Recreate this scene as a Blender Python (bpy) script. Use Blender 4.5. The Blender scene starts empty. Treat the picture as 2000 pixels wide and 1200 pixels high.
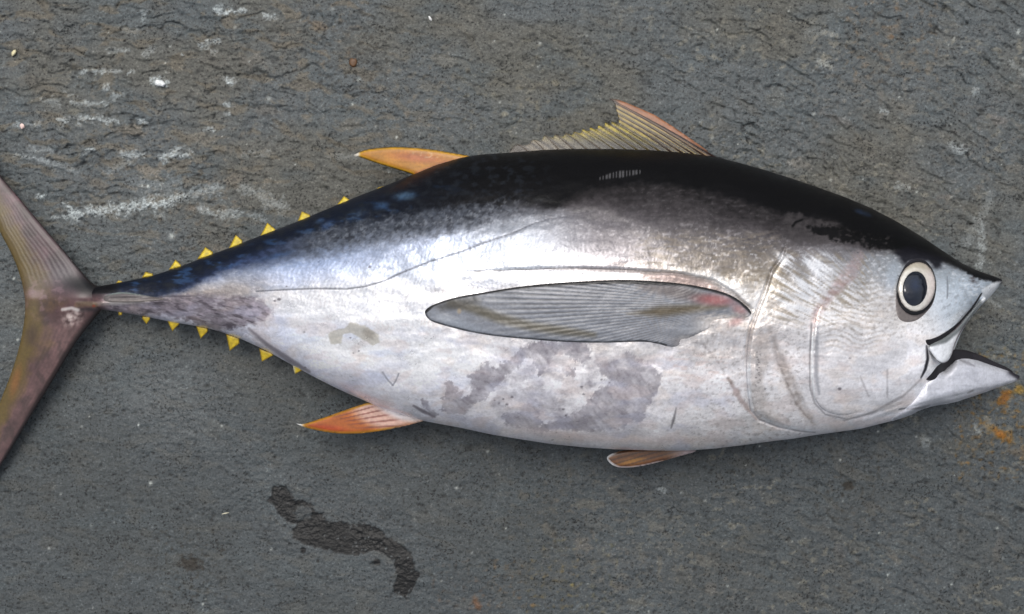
import bpy, math
import numpy as np

# ------------------------------------------------------------------ camera, world, sun
S = 0.0004            # metres per photo pixel on the ground plane
H = 2750.0            # camera height, in the same pixels
scene = bpy.context.scene
cam_d = bpy.data.cameras.new('camera')
cam_d.sensor_width = 36.0
cam_d.lens = 36.0 * H / 2000.0
cam_d.clip_start = 0.01
cam_d.clip_end = 100.0
cam = bpy.data.objects.new('camera', cam_d)
scene.collection.objects.link(cam)
cam.location = (0, 0, H * S)
scene.camera = cam

SUN_EL, SUN_AZ = math.radians(68), math.radians(-18)      # azimuth from +Y, towards -X
world = bpy.data.worlds.new('World')
scene.world = world
world.use_nodes = True
wn = world.node_tree
wn.nodes.clear()
w_out = wn.nodes.new('ShaderNodeOutputWorld')
w_bg = wn.nodes.new('ShaderNodeBackground')
w_hs = wn.nodes.new('ShaderNodeHueSaturation')
sky = wn.nodes.new('ShaderNodeTexSky')
sky.sky_type = 'NISHITA'
sky.sun_disc = False
sky.sun_elevation = SUN_EL
sky.sun_rotation = SUN_AZ
sky.air_density = 1.0
sky.dust_density = 6.0
sky.ozone_density = 1.0
w_hs.inputs['Saturation'].default_value = 0.5              # an overcast sky
w_bg.inputs['Strength'].default_value = 0.15
wn.links.new(sky.outputs[0], w_hs.inputs['Color'])
wn.links.new(w_hs.outputs[0], w_bg.inputs['Color'])
wn.links.new(w_bg.outputs[0], w_out.inputs['Surface'])

sun_d = bpy.data.lights.new('sun', 'SUN')
sun_d.energy = 1.15
sun_d.angle = math.radians(32)
sun_d.color = (1.0, 0.985, 0.96)
sun = bpy.data.objects.new('sun', sun_d)
scene.collection.objects.link(sun)
sun.location = (0, 1, 2)
from mathutils import Vector
sd_ = Vector((math.sin(SUN_AZ) * math.cos(SUN_EL), math.cos(SUN_AZ) * math.cos(SUN_EL), math.sin(SUN_EL)))
sun.rotation_euler = (-sd_).to_track_quat('-Z', 'Y').to_euler()

vs = scene.view_settings
vs.view_transform = 'Standard'
vs.look = 'None'
vs.gamma = 1.0
vs.exposure = -0.05
try:
    scene.cycles.max_bounces = 8
except Exception:
    pass

# ------------------------------------------------------------------ helpers
def lin(c):
    c = np.asarray(c, dtype=np.float64) / 255.0
    return np.where(c <= 0.04045, c / 12.92, ((c + 0.055) / 1.055) ** 2.4)

def sstep(a, b, x):
    t = np.clip((x - a) / (b - a), 0, 1)
    return t * t * (3 - 2 * t)

def mixc(col, c, m):
    """blend colour array (N,3, sRGB 0..255) towards c by mask m"""
    c = np.asarray(c, dtype=np.float64)
    return col + (c - col) * m[:, None]

_GR = [(math.cos(a), math.sin(a)) for a in np.linspace(0, 2 * math.pi, 17)[:16]]
_GX = np.array([g[0] for g in _GR]); _GY = np.array([g[1] for g in _GR])

def _hash(ix, iy, seed):
    h = (ix.astype(np.int64) * 374761393 + iy.astype(np.int64) * 668265263 + seed * 982451653) & 0xFFFFFFFF
    h = ((h ^ (h >> 13)) * 1274126177) & 0xFFFFFFFF
    h = ((h ^ (h >> 16)) * 2246822519) & 0xFFFFFFFF
    return (h >> 11)

def perlin(x, y, seed=0):
    x0 = np.floor(x); y0 = np.floor(y)
    fx = x - x0; fy = y - y0
    ux = fx * fx * fx * (fx * (fx * 6 - 15) + 10); uy = fy * fy * fy * (fy * (fy * 6 - 15) + 10)
    def g(dx, dy):
        k = (_hash(x0 + dx, y0 + dy, seed) & 15)
        return _GX[k] * (fx - dx) + _GY[k] * (fy - dy)
    a = g(0, 0); b = g(1, 0); c = g(0, 1); d = g(1, 1)
    return ((a + (b - a) * ux) * (1 - uy) + (c + (d - c) * ux) * uy) * 1.5

def fbm(x, y, seed=0, octv=4, gain=0.5):
    s = 0; a = 1.0; n = 0
    for i in range(octv):
        s = s + a * perlin(x * 2 ** i + 17.3 * i, y * 2 ** i - 9.1 * i, seed + i)
        n += a; a *= gain
    return s / n * 1.6

def chaikin(pts, it=2, closed=True):
    p = np.array(pts, dtype=np.float64)
    for _ in range(it):
        if closed:
            q = np.roll(p, -1, axis=0)
            p = np.stack([p * .75 + q * .25, p * .25 + q * .75], 1).reshape(-1, 2)
        else:
            a, b = p[:-1], p[1:]
            m = np.stack([a * .75 + b * .25, a * .25 + b * .75], 1).reshape(-1, 2)
            p = np.vstack([p[:1], m[1:-1], p[-1:]]) if len(m) > 2 else p
    return p

def seg_dist(x, y, pts, closed=False, near=None):
    """distance to polyline, with nearest point and arc parameter 0..1"""
    p = np.asarray(pts, dtype=np.float64)
    q = np.roll(p, -1, axis=0) if closed else None
    A = p if closed else p[:-1]
    B = q if closed else p[1:]
    L = np.hypot(*(B - A).T); cum = np.concatenate([[0], np.cumsum(L)])
    best = np.full(x.shape, 1e18); nx = np.zeros_like(x); ny = np.zeros_like(x); par = np.zeros_like(x)
    for i in range(len(A)):
        ax, ay = A[i]; bx, by = B[i]
        dx, dy = bx - ax, by - ay
        l2 = dx * dx + dy * dy + 1e-12
        t = np.clip(((x - ax) * dx + (y - ay) * dy) / l2, 0, 1)
        cx = ax + t * dx; cy = ay + t * dy
        d = (x - cx) ** 2 + (y - cy) ** 2
        m = d < best
        best = np.where(m, d, best); nx = np.where(m, cx, nx); ny = np.where(m, cy, ny)
        par = np.where(m, (cum[i] + t * L[i]) / cum[-1], par)
    return np.sqrt(best), nx, ny, par

def inside(x, y, pts):
    p = np.asarray(pts, dtype=np.float64); r = np.zeros(x.shape, bool)
    for (ax, ay), (bx, by) in zip(p, np.roll(p, -1, axis=0)):
        if ay == by: continue
        c = ((ay > y) != (by > y)) & (x < (bx - ax) * (y - ay) / (by - ay) + ax)
        r ^= c
    return r

def poly_sd(x, y, pts):
    """signed distance, positive inside"""
    d = seg_dist(x, y, pts, True)[0]
    return np.where(inside(x, y, pts), d, -d)

def line_mask(x, y, pts, w, soft=1.5):
    """soft stroke of half width w; only evaluated near the stroke"""
    p = np.asarray(pts, dtype=np.float64)
    out = np.zeros(x.shape)
    r = np.max(w) + soft * 3 + 2
    m = (x > p[:, 0].min() - r) & (x < p[:, 0].max() + r) & (y > p[:, 1].min() - r) & (y < p[:, 1].max() + r)
    if m.any():
        d, _, _, t = seg_dist(x[m], y[m], p)
        ww = np.interp(t, np.linspace(0, 1, len(w)), w) if np.ndim(w) else w
        out[m] = 1 - sstep(ww - soft, ww + soft, d)
    return out

def poly_mask(x, y, pts, soft=2.0, rag=0.0, seed=5, scale=14.0):
    p = np.asarray(pts, dtype=np.float64)
    out = np.zeros(x.shape)
    r = soft * 2 + rag * 2 + 4
    m = (x > p[:, 0].min() - r) & (x < p[:, 0].max() + r) & (y > p[:, 1].min() - r) & (y < p[:, 1].max() + r)
    if m.any():
        s = poly_sd(x[m], y[m], p)
        if rag: s = s + rag * fbm(x[m] / scale, y[m] / scale, seed, 4, 0.6)
        out[m] = sstep(-soft, soft, s)
    return out

def blob(x, y, cx, cy, rx, ry, ang=0.0, hard=0.5):
    a = math.radians(ang); c, s = math.cos(a), math.sin(a)
    u = ((x - cx) * c + (y - cy) * s) / rx; v = (-(x - cx) * s + (y - cy) * c) / ry
    return 1 - sstep(hard, 1.0, np.hypot(u, v))

def Z(pts, sc, ox, oy):
    return [(ox + a / sc, oy + b / sc) for a, b in pts]

def P(px, py, z):
    k = (H - z) / H
    return np.stack([(px - 1000) * k * S, -(py - 600) * k * S, z * S * np.ones_like(px)], -1)

GAIN = {'fin_skin': 0.68, 'fin_membrane': 0.72, 'finlet_yellow': 0.85}    # pigments were matched as seen; these bring them to albedo

def mk(name, verts, faces, mat, parent=None, col=None, attrs=None, smooth=True, label=None):
    """faces: list of (M,k) index arrays"""
    me = bpy.data.meshes.new(name)
    verts = np.asarray(verts, dtype=np.float32)
    me.vertices.add(len(verts)); me.vertices.foreach_set('co', verts.ravel())
    tot = sum(f.size for f in faces); npol = sum(len(f) for f in faces)
    idx = np.concatenate([f.ravel() for f in faces]).astype(np.int32)
    sizes = np.concatenate([np.full(len(f), f.shape[1]) for f in faces])
    starts = np.concatenate([[0], np.cumsum(sizes)[:-1]]).astype(np.int32)
    me.loops.add(tot); me.loops.foreach_set('vertex_index', idx)
    me.polygons.add(npol); me.polygons.foreach_set('loop_start', starts)
    me.update(calc_edges=True)
    me.polygons.foreach_set('use_smooth', np.full(npol, smooth, dtype=bool))
    if col is not None:
        a = me.attributes.new('Col', 'FLOAT_COLOR', 'POINT')
        rgba = np.ones((len(verts), 4), dtype=np.float32); rgba[:, :3] = lin(np.clip(col, 0, 255)) * GAIN.get(mat.name, 1.0)
        a.data.foreach_set('color', rgba.ravel())
    for k, v in (attrs or {}).items():
        a = me.attributes.new(k, 'FLOAT', 'POINT'); a.data.foreach_set('value', np.asarray(v, dtype=np.float32).ravel())
    me.validate()
    me.materials.append(mat)
    o = bpy.data.objects.new(name, me)
    scene.collection.objects.link(o)
    if parent is not None: o.parent = parent
    if label: o['label'] = label
    return o

def grid_faces(nr, nc, wrap=False, flip=False):
    i = np.arange(nr if wrap else nr - 1); j = np.arange(nc - 1)
    I, J = np.meshgrid(i, j, indexing='ij'); I2 = (I + 1) % nr
    f = np.stack([I * nc + J, I * nc + J + 1, I2 * nc + J + 1, I2 * nc + J], -1).reshape(-1, 4)
    return f[:, ::-1] if flip else f

# ------------------------------------------------------------------ materials
def material(name, noise=0.12, nscale=900.0, bump=0.2, bscale=1500.0, bdist=0.0003, rough=0.4, metal=0.0, spec=0.5,
             coat=0.0, coat_rough=0.1, color=None, use_rgh=False, use_met=False, alpha_attr=False, use_spc=False, pits=False, stretch=None):
    m = bpy.data.materials.new(name); m.use_nodes = True
    nt = m.node_tree; N = nt.nodes; L = nt.links
    b = N['Principled BSDF']
    tc = N.new('ShaderNodeTexCoord'); src = tc.outputs['Object']
    if stretch:
        mp = N.new('ShaderNodeMapping'); mp.inputs['Scale'].default_value = stretch
        L.new(src, mp.inputs['Vector']); src = mp.outputs['Vector']
    nz = N.new('ShaderNodeTexNoise'); nz.inputs['Scale'].default_value = nscale; nz.inputs['Detail'].default_value = 4.0
    L.new(src, nz.inputs['Vector'])
    mr = N.new('ShaderNodeMapRange'); mr.inputs['From Min'].default_value = 0.3; mr.inputs['From Max'].default_value = 0.7
    mr.inputs['To Min'].default_value = 1 - noise; mr.inputs['To Max'].default_value = 1 + noise
    L.new(nz.outputs['Fac'], mr.inputs['Value'])
    mx = N.new('ShaderNodeVectorMath'); mx.operation = 'SCALE'
    if color is None:
        at = N.new('ShaderNodeAttribute'); at.attribute_name = 'Col'
        L.new(at.outputs['Color'], mx.inputs[0])
    else:
        mx.inputs[0].default_value = tuple(lin(color))
    L.new(mr.outputs['Result'], mx.inputs['Scale'])
    base_out = mx.outputs[0]; speck = None
    if pits:
        n2 = N.new('ShaderNodeTexNoise'); n2.inputs['Scale'].default_value = 560; n2.inputs['Detail'].default_value = 2.5; n2.inputs['Roughness'].default_value = 0.6
        L.new(src, n2.inputs['Vector'])
        n3 = N.new('ShaderNodeTexNoise'); n3.inputs['Scale'].default_value = 45; n3.inputs['Detail'].default_value = 3
        L.new(src, n3.inputs['Vector'])
        ad = N.new('ShaderNodeMath'); ad.operation = 'MULTIPLY_ADD'; ad.inputs[1].default_value = 0.30
        L.new(n3.outputs['Fac'], ad.inputs[0]); L.new(n2.outputs['Fac'], ad.inputs[2])
        sp = N.new('ShaderNodeMapRange'); sp.interpolation_type = 'SMOOTHSTEP'
        sp.inputs['From Min'].default_value = 0.475; sp.inputs['From Max'].default_value = 0.565; sp.inputs['To Min'].default_value = 0.22; sp.inputs['To Max'].default_value = 1.0
        L.new(ad.outputs[0], sp.inputs['Value'])
        hi = N.new('ShaderNodeMapRange'); hi.interpolation_type = 'SMOOTHSTEP'
        hi.inputs['From Min'].default_value = 0.74; hi.inputs['From Max'].default_value = 0.88; hi.inputs['To Min'].default_value = 1.0; hi.inputs['To Max'].default_value = 1.7
        L.new(ad.outputs[0], hi.inputs['Value'])
        mu = N.new('ShaderNodeMath'); mu.operation = 'MULTIPLY'
        L.new(sp.outputs[0], mu.inputs[0]); L.new(hi.outputs[0], mu.inputs[1])
        m2 = N.new('ShaderNodeVectorMath'); m2.operation = 'SCALE'
        L.new(base_out, m2.inputs[0]); L.new(mu.outputs[0], m2.inputs['Scale']); base_out = m2.outputs[0]
        speck = sp.outputs[0]
    L.new(base_out, b.inputs['Base Color'])
    b.inputs['Roughness'].default_value = rough; b.inputs['Metallic'].default_value = metal
    b.inputs['Specular IOR Level'].default_value = spec
    b.inputs['Coat Weight'].default_value = coat; b.inputs['Coat Roughness'].default_value = coat_rough
    for flag, an, inp in ((use_rgh, 'Rgh', 'Roughness'), (use_met, 'Met', 'Metallic'), (alpha_attr, 'Alp', 'Alpha'), (use_spc, 'Spc', 'Specular IOR Level')):
        if flag:
            a = N.new('ShaderNodeAttribute'); a.attribute_name = an; L.new(a.outputs['Fac'], b.inputs[inp])
    if bump:
        nb = N.new('ShaderNodeTexNoise'); nb.inputs['Scale'].default_value = bscale; nb.inputs['Detail'].default_value = 3.0
        L.new(src, nb.inputs['Vector'])
        bm = N.new('ShaderNodeBump'); bm.inputs['Strength'].default_value = bump; bm.inputs['Distance'].default_value = bdist
        L.new(nb.outputs['Fac'], bm.inputs['Height']); L.new(bm.outputs['Normal'], b.inputs['Normal'])
    return m

M_ground = material('weathered_rock', noise=0.22, nscale=750, bump=0.55, bscale=620, bdist=0.0012, rough=0.7, spec=0.35, use_rgh=True, pits=True)
M_skin = material('fish_skin', noise=0.11, nscale=560, bump=0.35, bscale=640, bdist=0.0005, rough=0.35, use_rgh=True, use_met=True, use_spc=True)
M_fin = material('fin_skin', noise=0.12, nscale=500, bump=0.25, bscale=700, bdist=0.0003, rough=0.38, spec=0.45)
M_membrane = material('fin_membrane', noise=0.15, nscale=500, bump=0.2, bscale=600, rough=0.35, alpha_attr=True)
M_finlet = material('finlet_yellow', noise=0.15, nscale=420, bump=0.2, bscale=600, rough=0.4)
M_dark = material('mouth_lining', noise=0.2, color=(26, 23, 27), rough=0.35)
M_eye_ring = material('eye_socket_skin', noise=0.15, nscale=500, rough=0.3, bump=0.1)
M_iris = material('iris', noise=0.10, nscale=380, rough=0.25, metal=0.25, coat=0.6, coat_rough=0.06, bump=0.05)
M_pupil = material('pupil', noise=0.1, rough=0.12, spec=0.6, coat=0.8, coat_rough=0.03, bump=0.0)
M_chip = material('small_chip', noise=0.15, nscale=500, rough=0.5, bump=0.3)

# ------------------------------------------------------------------ ground: weathered rock sheet
rng = np.random.default_rng(11)

def axis(lo, hi, step, far, n):
    d = np.arange(lo, hi + step, step)
    g = np.cumsum(np.geomspace(step, (far) / 6.0, n)); g = g / g[-1] * far
    return np.concatenate([lo - g[::-1], d, d[-1] + g]), n, n + len(d)

GX, gx0, gx1 = axis(-70, 2070, 2.2, 5000, 44)
GY, gy0, gy1 = axis(-70, 1270, 2.2, 5000, 44)
gX, gY = np.meshgrid(GX, GY)              # rows = y
gsh = gX.shape
gx = gX.ravel(); gy = gY.ravel()

def gflow(x):                                    # lines sink to the right more and more
    xx = np.clip(x, -400, 2400)
    return 0.03 * xx + 0.00012 * xx * np.abs(xx)

wx = 26 * fbm(gx / 160, gy / 160, 31, 3); wy = 16 * fbm(gx / 90, gy / 90, 37, 4)
t_ = gy - gflow(gx) + wy; s_ = gx + wx
amp = 0.35 + 0.75 * sstep(760, 120, gy) * sstep(900, 300, gx) + 0.45 * sstep(1050, 1700, gx) + 0.35 * sstep(600, 200, gy)
amp = np.clip(amp * .8, 0, 1.0)
gz = 6.0 * fbm(gx / 420, gy / 300, 3, 3)
crack_shade = np.zeros_like(gx); 
step_sum = np.zeros_like(gx)
for (per, wob, seed, hgt, sx, sy) in ((80, 1.15, 41, 4.4, 210, 70), (47, 1.0, 47, 3.6, 120, 46), (25, 0.9, 53, 2.4, 60, 26)):
    k = t_ / per + wob * fbm(s_ / sx, t_ / sy, seed, 4, 0.55)
    f = k - np.floor(k)
    br = sstep(-0.12, 0.38, fbm(s_ / (sx * 0.8), t_ / (sy * 0.9), seed + 3, 3)) * amp
    # slow rise, sharp drop on the side away from the light
    saw = np.where(f < 0.86, f / 0.86, 1 - (f - 0.86) / 0.14)
    gz += hgt * br * (saw - 0.5)
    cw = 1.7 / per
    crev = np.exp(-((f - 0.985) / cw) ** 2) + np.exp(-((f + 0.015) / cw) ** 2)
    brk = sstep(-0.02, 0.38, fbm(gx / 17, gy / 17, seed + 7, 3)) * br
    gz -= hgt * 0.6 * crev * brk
    crack_shade = np.maximum(crack_shade, crev * brk * min(1.0, hgt / 3.6))
rough_n = fbm(gx / 15, gy / 11, 61, 4, 0.6)
gz += 3.0 * amp * fbm(s_ / 46, t_ / 20, 63, 3)
gz += 1.25 * rough_n * (0.55 + 0.45 * amp) + 0.6 * fbm(gx / 6, gy / 6, 67, 2)

# pits, stamped on the dense part
pit = np.zeros(gsh); 
npit = 15000
for (a, b, r, d) in zip(rng.uniform(-60, 2060, npit), rng.uniform(-60, 1260, npit), rng.gamma(2.0, 0.5, npit) + 1.1, rng.uniform(0.4, 1, npit)):
    r = min(r, 6.0)
    ci = int(round((b - GY[gy0]) / 2.2)) + gy0; cj = int(round((a - GX[gx0]) / 2.2)) + gx0
    w = int(r * 1.4 / 2.2) + 2
    i0, i1, j0, j1 = max(ci - w, 0), ci + w + 1, max(cj - w, 0), cj + w + 1
    X = gX[i0:i1, j0:j1]; Y = gY[i0:i1, j0:j1]
    v = d * np.exp(-(((X - a) / (r * 1.1)) ** 2 + ((Y - b) / (r * 0.85)) ** 2) * 1.3)
    pit[i0:i1, j0:j1] = np.maximum(pit[i0:i1, j0:j1], v)
pit = pit.ravel()
gz -= 2.4 * pit

# colours of the rock, darker and bluer towards the bottom
big = fbm(gx / 330, gy / 230, 71, 4)
gc = np.tile(np.array([90.0, 94.0, 96.0]), (len(gx), 1))
gc = mixc(gc, (80, 85, 88), sstep(600, 980, gy + 120 * big))
gc = mixc(gc, (101, 98, 91), sstep(-0.2, 0.45, big) * 0.8 * (1 - .8 * sstep(560, 860, gy)))
gc = mixc(gc, (86, 92, 95), sstep(0.0, 0.55, fbm(gx / 150, gy / 90, 73, 4)) * 0.7)
grain = fbm(gx / 5.0, gy / 4.5, 75, 2)
gc *= (1 + 0.10 * grain)[:, None]
gc *= (1 + 0.07 * fbm(gx / 22, gy / 12, 77, 3))[:, None]
# worn brownish places
tanmask = sstep(0.16, 0.52, fbm(s_ / 62, t_ / 24, 81, 4)) * (0.25 + 0.75 * sstep(700, 250, gy) * sstep(1000, 600, gx) + 0.1 * sstep(1100, 1600, gx))
gc = mixc(gc, (110, 102, 90), tanmask * 0.8)
pale = sstep(0.26, 0.58, fbm(gx / 20, gy / 15, 83, 3)) * sstep(-0.1, 0.4, fbm(gx / 190, gy / 140, 85, 3)) * (sstep(900, 1500, gx) * 0.9 + 0.1)
gc = mixc(gc, (130, 125, 114), pale * 0.75)
for (x, y, rx, ry, a, c, m) in (
        (255, 255, 45, 14, 4, (132, 117, 98), .8), (392, 270, 40, 17, 12, (136, 124, 106), .85), (290, 332, 34, 14, 18, (140, 122, 100), .85),
        (456, 352, 22, 20, 30, (134, 118, 98), .8), (375, 355, 30, 16, 0, (122, 112, 96), .7), (190, 358, 30, 16, 20, (124, 112, 98), .7),
        (495, 118, 32, 16, 0, (128, 118, 104), .7), (622, 50, 22, 12, 25, (138, 112, 84), .8), (70, 165, 40, 18, 20, (116, 106, 92), .7),
        (520, 215, 34, 14, 5, (120, 112, 102), .7), (410, 115, 30, 20, 20, (116, 108, 96), .7), (680, 245, 36, 16, 0, (126, 116, 100), .7),
        (148, 218, 16, 10, 0, (134, 126, 108), .8), (120, 360, 24, 12, 0, (112, 104, 90), .6), (385, 408, 40, 12, 0, (110, 104, 94), .7), (375, 407, 12, 8, 0, (134, 112, 90), .7),
        (865, 118, 40, 18, 20, (124, 117, 104), .7), (842, 170, 30, 14, 0, (118, 112, 100), .7), (1085, 163, 12, 9, 0, (134, 122, 96), .8), (985, 222, 9, 7, 0, (150, 138, 110), .8), (795, 222, 10, 9, 0, (136, 116, 92), .7),
        (1150, 985, 42, 12, 0, (118, 112, 98), .7), (1205, 965, 40, 14, 40, (112, 107, 97), .7), (1140, 1063, 26, 15, 20, (122, 112, 102), .7), (1290, 1035, 50, 9, 38, (118, 114, 104), .7), (1375, 1100, 30, 14, 40, (122, 116, 104), .7),
        (1205, 1145, 26, 12, 10, (118, 111, 102), .7), (1240, 1178, 30, 12, 0, (118, 112, 98), .7), (1390, 1150, 20, 14, 60, (124, 116, 106), .7), (1028, 968, 14, 10, 0, (112, 104, 90), .7), (1075, 1040, 24, 12, 30, (116, 108, 94), .6),
        (1640, 1075, 20, 16, 40, (108, 104, 100), .6), (1748, 1090, 18, 9, 35, (124, 112, 96), .7), (1540, 1165, 40, 14, 10, (110, 106, 96), .6), (1950, 1070, 14, 40, 10, (116, 108, 100), .5), (1880, 870, 70, 24, 0, (92, 91, 82), .7),
        (1610, 125, 24, 10, 15, (146, 138, 120), .7), (1740, 60, 26, 14, 0, (128, 112, 96), .6), (1742, 72, 7, 6, 0, (146, 96, 50), .8), (1770, 215, 26, 14, 25, (132, 124, 112), .6), (1815, 135, 12, 14, 0, (130, 120, 104), .6), (1675, 160, 10, 12, 0, (130, 120, 106), .6),
        (1640, 235, 40, 12, 20, (118, 110, 104), .6), (1560, 320, 34, 14, 10, (132, 124, 114), .7), (1950, 235, 30, 12, 30, (128, 116, 108), .6), (1980, 330, 26, 16, 0, (122, 112, 98), .6), (1850, 385, 20, 8, 0, (126, 114, 106), .6), (1770, 345, 40, 14, 15, (112, 106, 98), .5)):
    m_ = np.zeros_like(gx); q = (np.abs(gx - x) < 90) & (np.abs(gy - y) < 90)
    j = fbm(gx[q] / 16, gy[q] / 12, 87, 3)
    m_[q] = 1 - sstep(0.55, 1.0, np.sqrt((1 - blob(gx[q], gy[q], x, y, rx * 1.25, ry * 1.25, a, 0.0))) + 0.32 * j)
    gc = mixc(gc, np.array(c) * .55 + np.mean(c) * .45 - 6, m_ * m)
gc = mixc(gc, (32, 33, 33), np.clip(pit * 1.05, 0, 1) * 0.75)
gc = mixc(gc, (34, 34, 33), np.clip(crack_shade, 0, 1) * 0.85)  # shade in the cracks, painted dark into the rock colour
# chalky salt crust, thicker where it gathered
salt = np.zeros_like(gx)
for pts, w, v in (
        ([(420, 22), (432, 20)], 6, .9), ([(442, 26), (462, 20), (476, 20)], 5, 1), ([(515, 32), (537, 33)], 4, .8), ([(282, 22), (279, 44)], 4, .5), ([(285, 22), (300, 19)], 3, .5),
        ([(392, 88), (402, 83), (428, 82)], 4, .75), ([(403, 90), (420, 104)], 6, .5), ([(210, 99), (252, 99)], 4, .5), ([(283, 108), (297, 95)], 5, .45), ([(245, 58), (262, 62)], 9, .35),
        ([(162, 139), (235, 141)], 4, .65), ([(250, 143), (262, 142)], 3, .7), ([(302, 160), (322, 164)], 7, 1), ([(446, 160), (450, 160)], 6, 1), ([(203, 170), (209, 172)], 4, .7),
        ([(128, 182), (140, 186)], 5, .6), ([(142, 201), (205, 203)], 4, .6), ([(225, 190), (240, 184)], 6, .5), ([(85, 195), (112, 200)], 7, .4),
        ([(158, 231), (190, 233), (228, 236)], 6, .8), ([(118, 238), (136, 236)], 5, .7), ([(28, 243), (78, 244)], 4, .5), ([(271, 238), (288, 241)], 3, .7), ([(400, 253), (413, 251)], 4, .8),
        ([(33, 304), (60, 309), (95, 315)], 4, .55), ([(166, 297), (188, 291)], 4.5, .85), ([(235, 303), (278, 304)], 6, .7), ([(318, 308), (340, 302), (366, 304)], 7, .95), ([(343, 296), (352, 292)], 5, .8), ([(60, 290), (98, 293)], 8, .4),
        ([(95, 316), (154, 338)], 6, .35), ([(206, 338), (255, 312)], 6, .35), ([(258, 356), (345, 366)], 16, .25), ([(310, 378), (350, 372)], 9, .3),
        ([(103, 427), (140, 422)], 4, .7), ([(140, 422), (176, 414), (228, 407), (272, 400), (320, 398), (345, 388)], 9, .95), ([(345, 388), (359, 381)], 6, .9), ([(359, 384), (400, 372), (430, 366)], 9, .5),
        ([(389, 407), (425, 421), (470, 416)], 7, .6), ([(480, 370), (528, 392), (545, 404)], 12, .45), ([(491, 421), (515, 428)], 8, .4), ([(73, 383), (88, 383)], 4, .95), ([(124, 399), (136, 404)], 5, .9),
        ([(442, 203), (444, 204)], 5, .9), ([(445, 222), (447, 222)], 4, .8), ([(356, 105), (358, 105)], 3, .8), ([(476, 303), (520, 300)], 6, .3), ([(640, 303), (700, 306)], 6, .25), ([(300, 425), (320, 421)], 5, .4),
        ([(1914, 425), (1919, 470), (1914, 525)], 7, .55), ([(1890, 470), (1925, 410), (1935, 380)], 9, .3), ([(1856, 285), (1876, 295)], 8, .6), ([(1750, 363), (1775, 365)], 7, .45), ([(1910, 565), (1938, 590), (1950, 600)], 5, .35),
        ([(1598, 122), (1620, 129)], 5, .4), ([(1722, 216), (1732, 220)], 4, .7), ([(1975, 120), (1998, 145)], 7, .35), ([(1585, 62), (1630, 66)], 8, .25), ([(1900, 178), (1915, 183)], 4, .5),
        ([(1288, 955), (1294, 957)], 5, .6), ([(1803, 860), (1808, 864)], 6, .45), ([(1905, 830), (1912, 845)], 6, .5)):
    r = np.max(w) * 2 + 12; p = np.array(pts)
    q = (gx > p[:, 0].min() - r) & (gx < p[:, 0].max() + r) & (gy > p[:, 1].min() - r) & (gy < p[:, 1].max() + r)
    d, _, _, tt = seg_dist(gx[q] + 5 * fbm(gx[q] / 12, gy[q] / 12, 93, 3), gy[q] + 5 * fbm(gx[q] / 12, gy[q] / 12, 95, 3), p)
    tex = fbm(gx[q] / 9, gy[q] / 7, 91, 3, 0.65)
    w = w * (0.75 + 0.9 * np.clip(0.5 + fbm(gx[q] / 34, gy[q] / 34, 94, 2), 0, 1.2))
    tx2 = fbm(gx[q] / 4.6, gy[q] / 3.8, 92, 2)
    v_ = v * (1 - sstep(0.2, 1.3, d / w - 0.5 * tex - 0.35 * tx2)) * (0.62 + 0.38 * sstep(-0.35, 0.3, tx2 + 0.6 * tex))
    salt[q] = np.maximum(salt[q], v_)
gz += 3.0 * salt * sstep(0.3, 0.8, salt)
gc = mixc(gc, (206, 211, 213), salt * 0.9)
# single pale grains
for (a, b, r) in zip(rng.uniform(0, 2000, 260), rng.uniform(0, 1200, 260), rng.gamma(2.0, 0.45, 260) + 1.0):
    q = (np.abs(gx - a) < 8) & (np.abs(gy - b) < 8)
    gc[q] = mixc(gc[q], (215, 216, 210), np.exp(-((gx[q] - a) ** 2 + (gy[q] - b) ** 2) / r ** 2) * rng.uniform(0.3, 1))
# wet patch below the fish
wet_poly = Z([(440, 175), (520, 160), (580, 250), (690, 275), (720, 330), (770, 340), (790, 400), (860, 395), (960, 410), (1110, 425), (1180, 490), (1250, 530), (1350, 600), (1360, 690), (1400, 740), (1370, 820), (1310, 890), (1225, 850), (1250, 740), (1230, 650), (1150, 600), (1100, 580), (1000, 615), (880, 610), (820, 580), (700, 560), (600, 530), (565, 470), (590, 420), (540, 400), (480, 340), (415, 260)], 3.3333, 400, 900)
wet = poly_mask(gx, gy, wet_poly, 1.6, 5.0, 97, 12)
wet *= 1 - 0.75 * poly_mask(gx, gy, Z([(600, 290), (690, 300), (690, 370), (610, 390), (580, 340)], 3.3333, 400, 900), 3, 6, 98, 9)
wet = np.maximum(wet, blob(gx, gy, 592, 1075, 7, 7, 0, .6)); wet = np.maximum(wet, blob(gx, gy, 736, 1098, 9, 8, 0, .6)); wet = np.maximum(wet, .8 * blob(gx, gy, 621, 1096, 5, 5, 0, .5))
gc = gc * (1 - wet[:, None]) + (gc * 0.2 + np.array([2, 2, 1.5])) * wet[:, None]
for (x, y, rx, ry, a) in ((373, 1102, 32, 18, 8), (1656, 949, 17, 13, 15), (690, 122, 9, 11, 0)):
    q = (np.abs(gx - x) < 70) & (np.abs(gy - y) < 70)
    m_ = 1 - sstep(0.5, 1.0, np.sqrt((1 - blob(gx[q], gy[q], x, y, rx * 1.2, ry * 1.2, a, 0.0))) + 0.35 * fbm(gx[q] / 10, gy[q] / 9, 99, 3))
    gc[q] = mixc(gc[q], (46, 40, 32), m_ * 0.85); wet[q] = np.maximum(wet[q], m_ * .8)
gz -= 0.8 * wet + 0.7 * wet * rough_n
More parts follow.
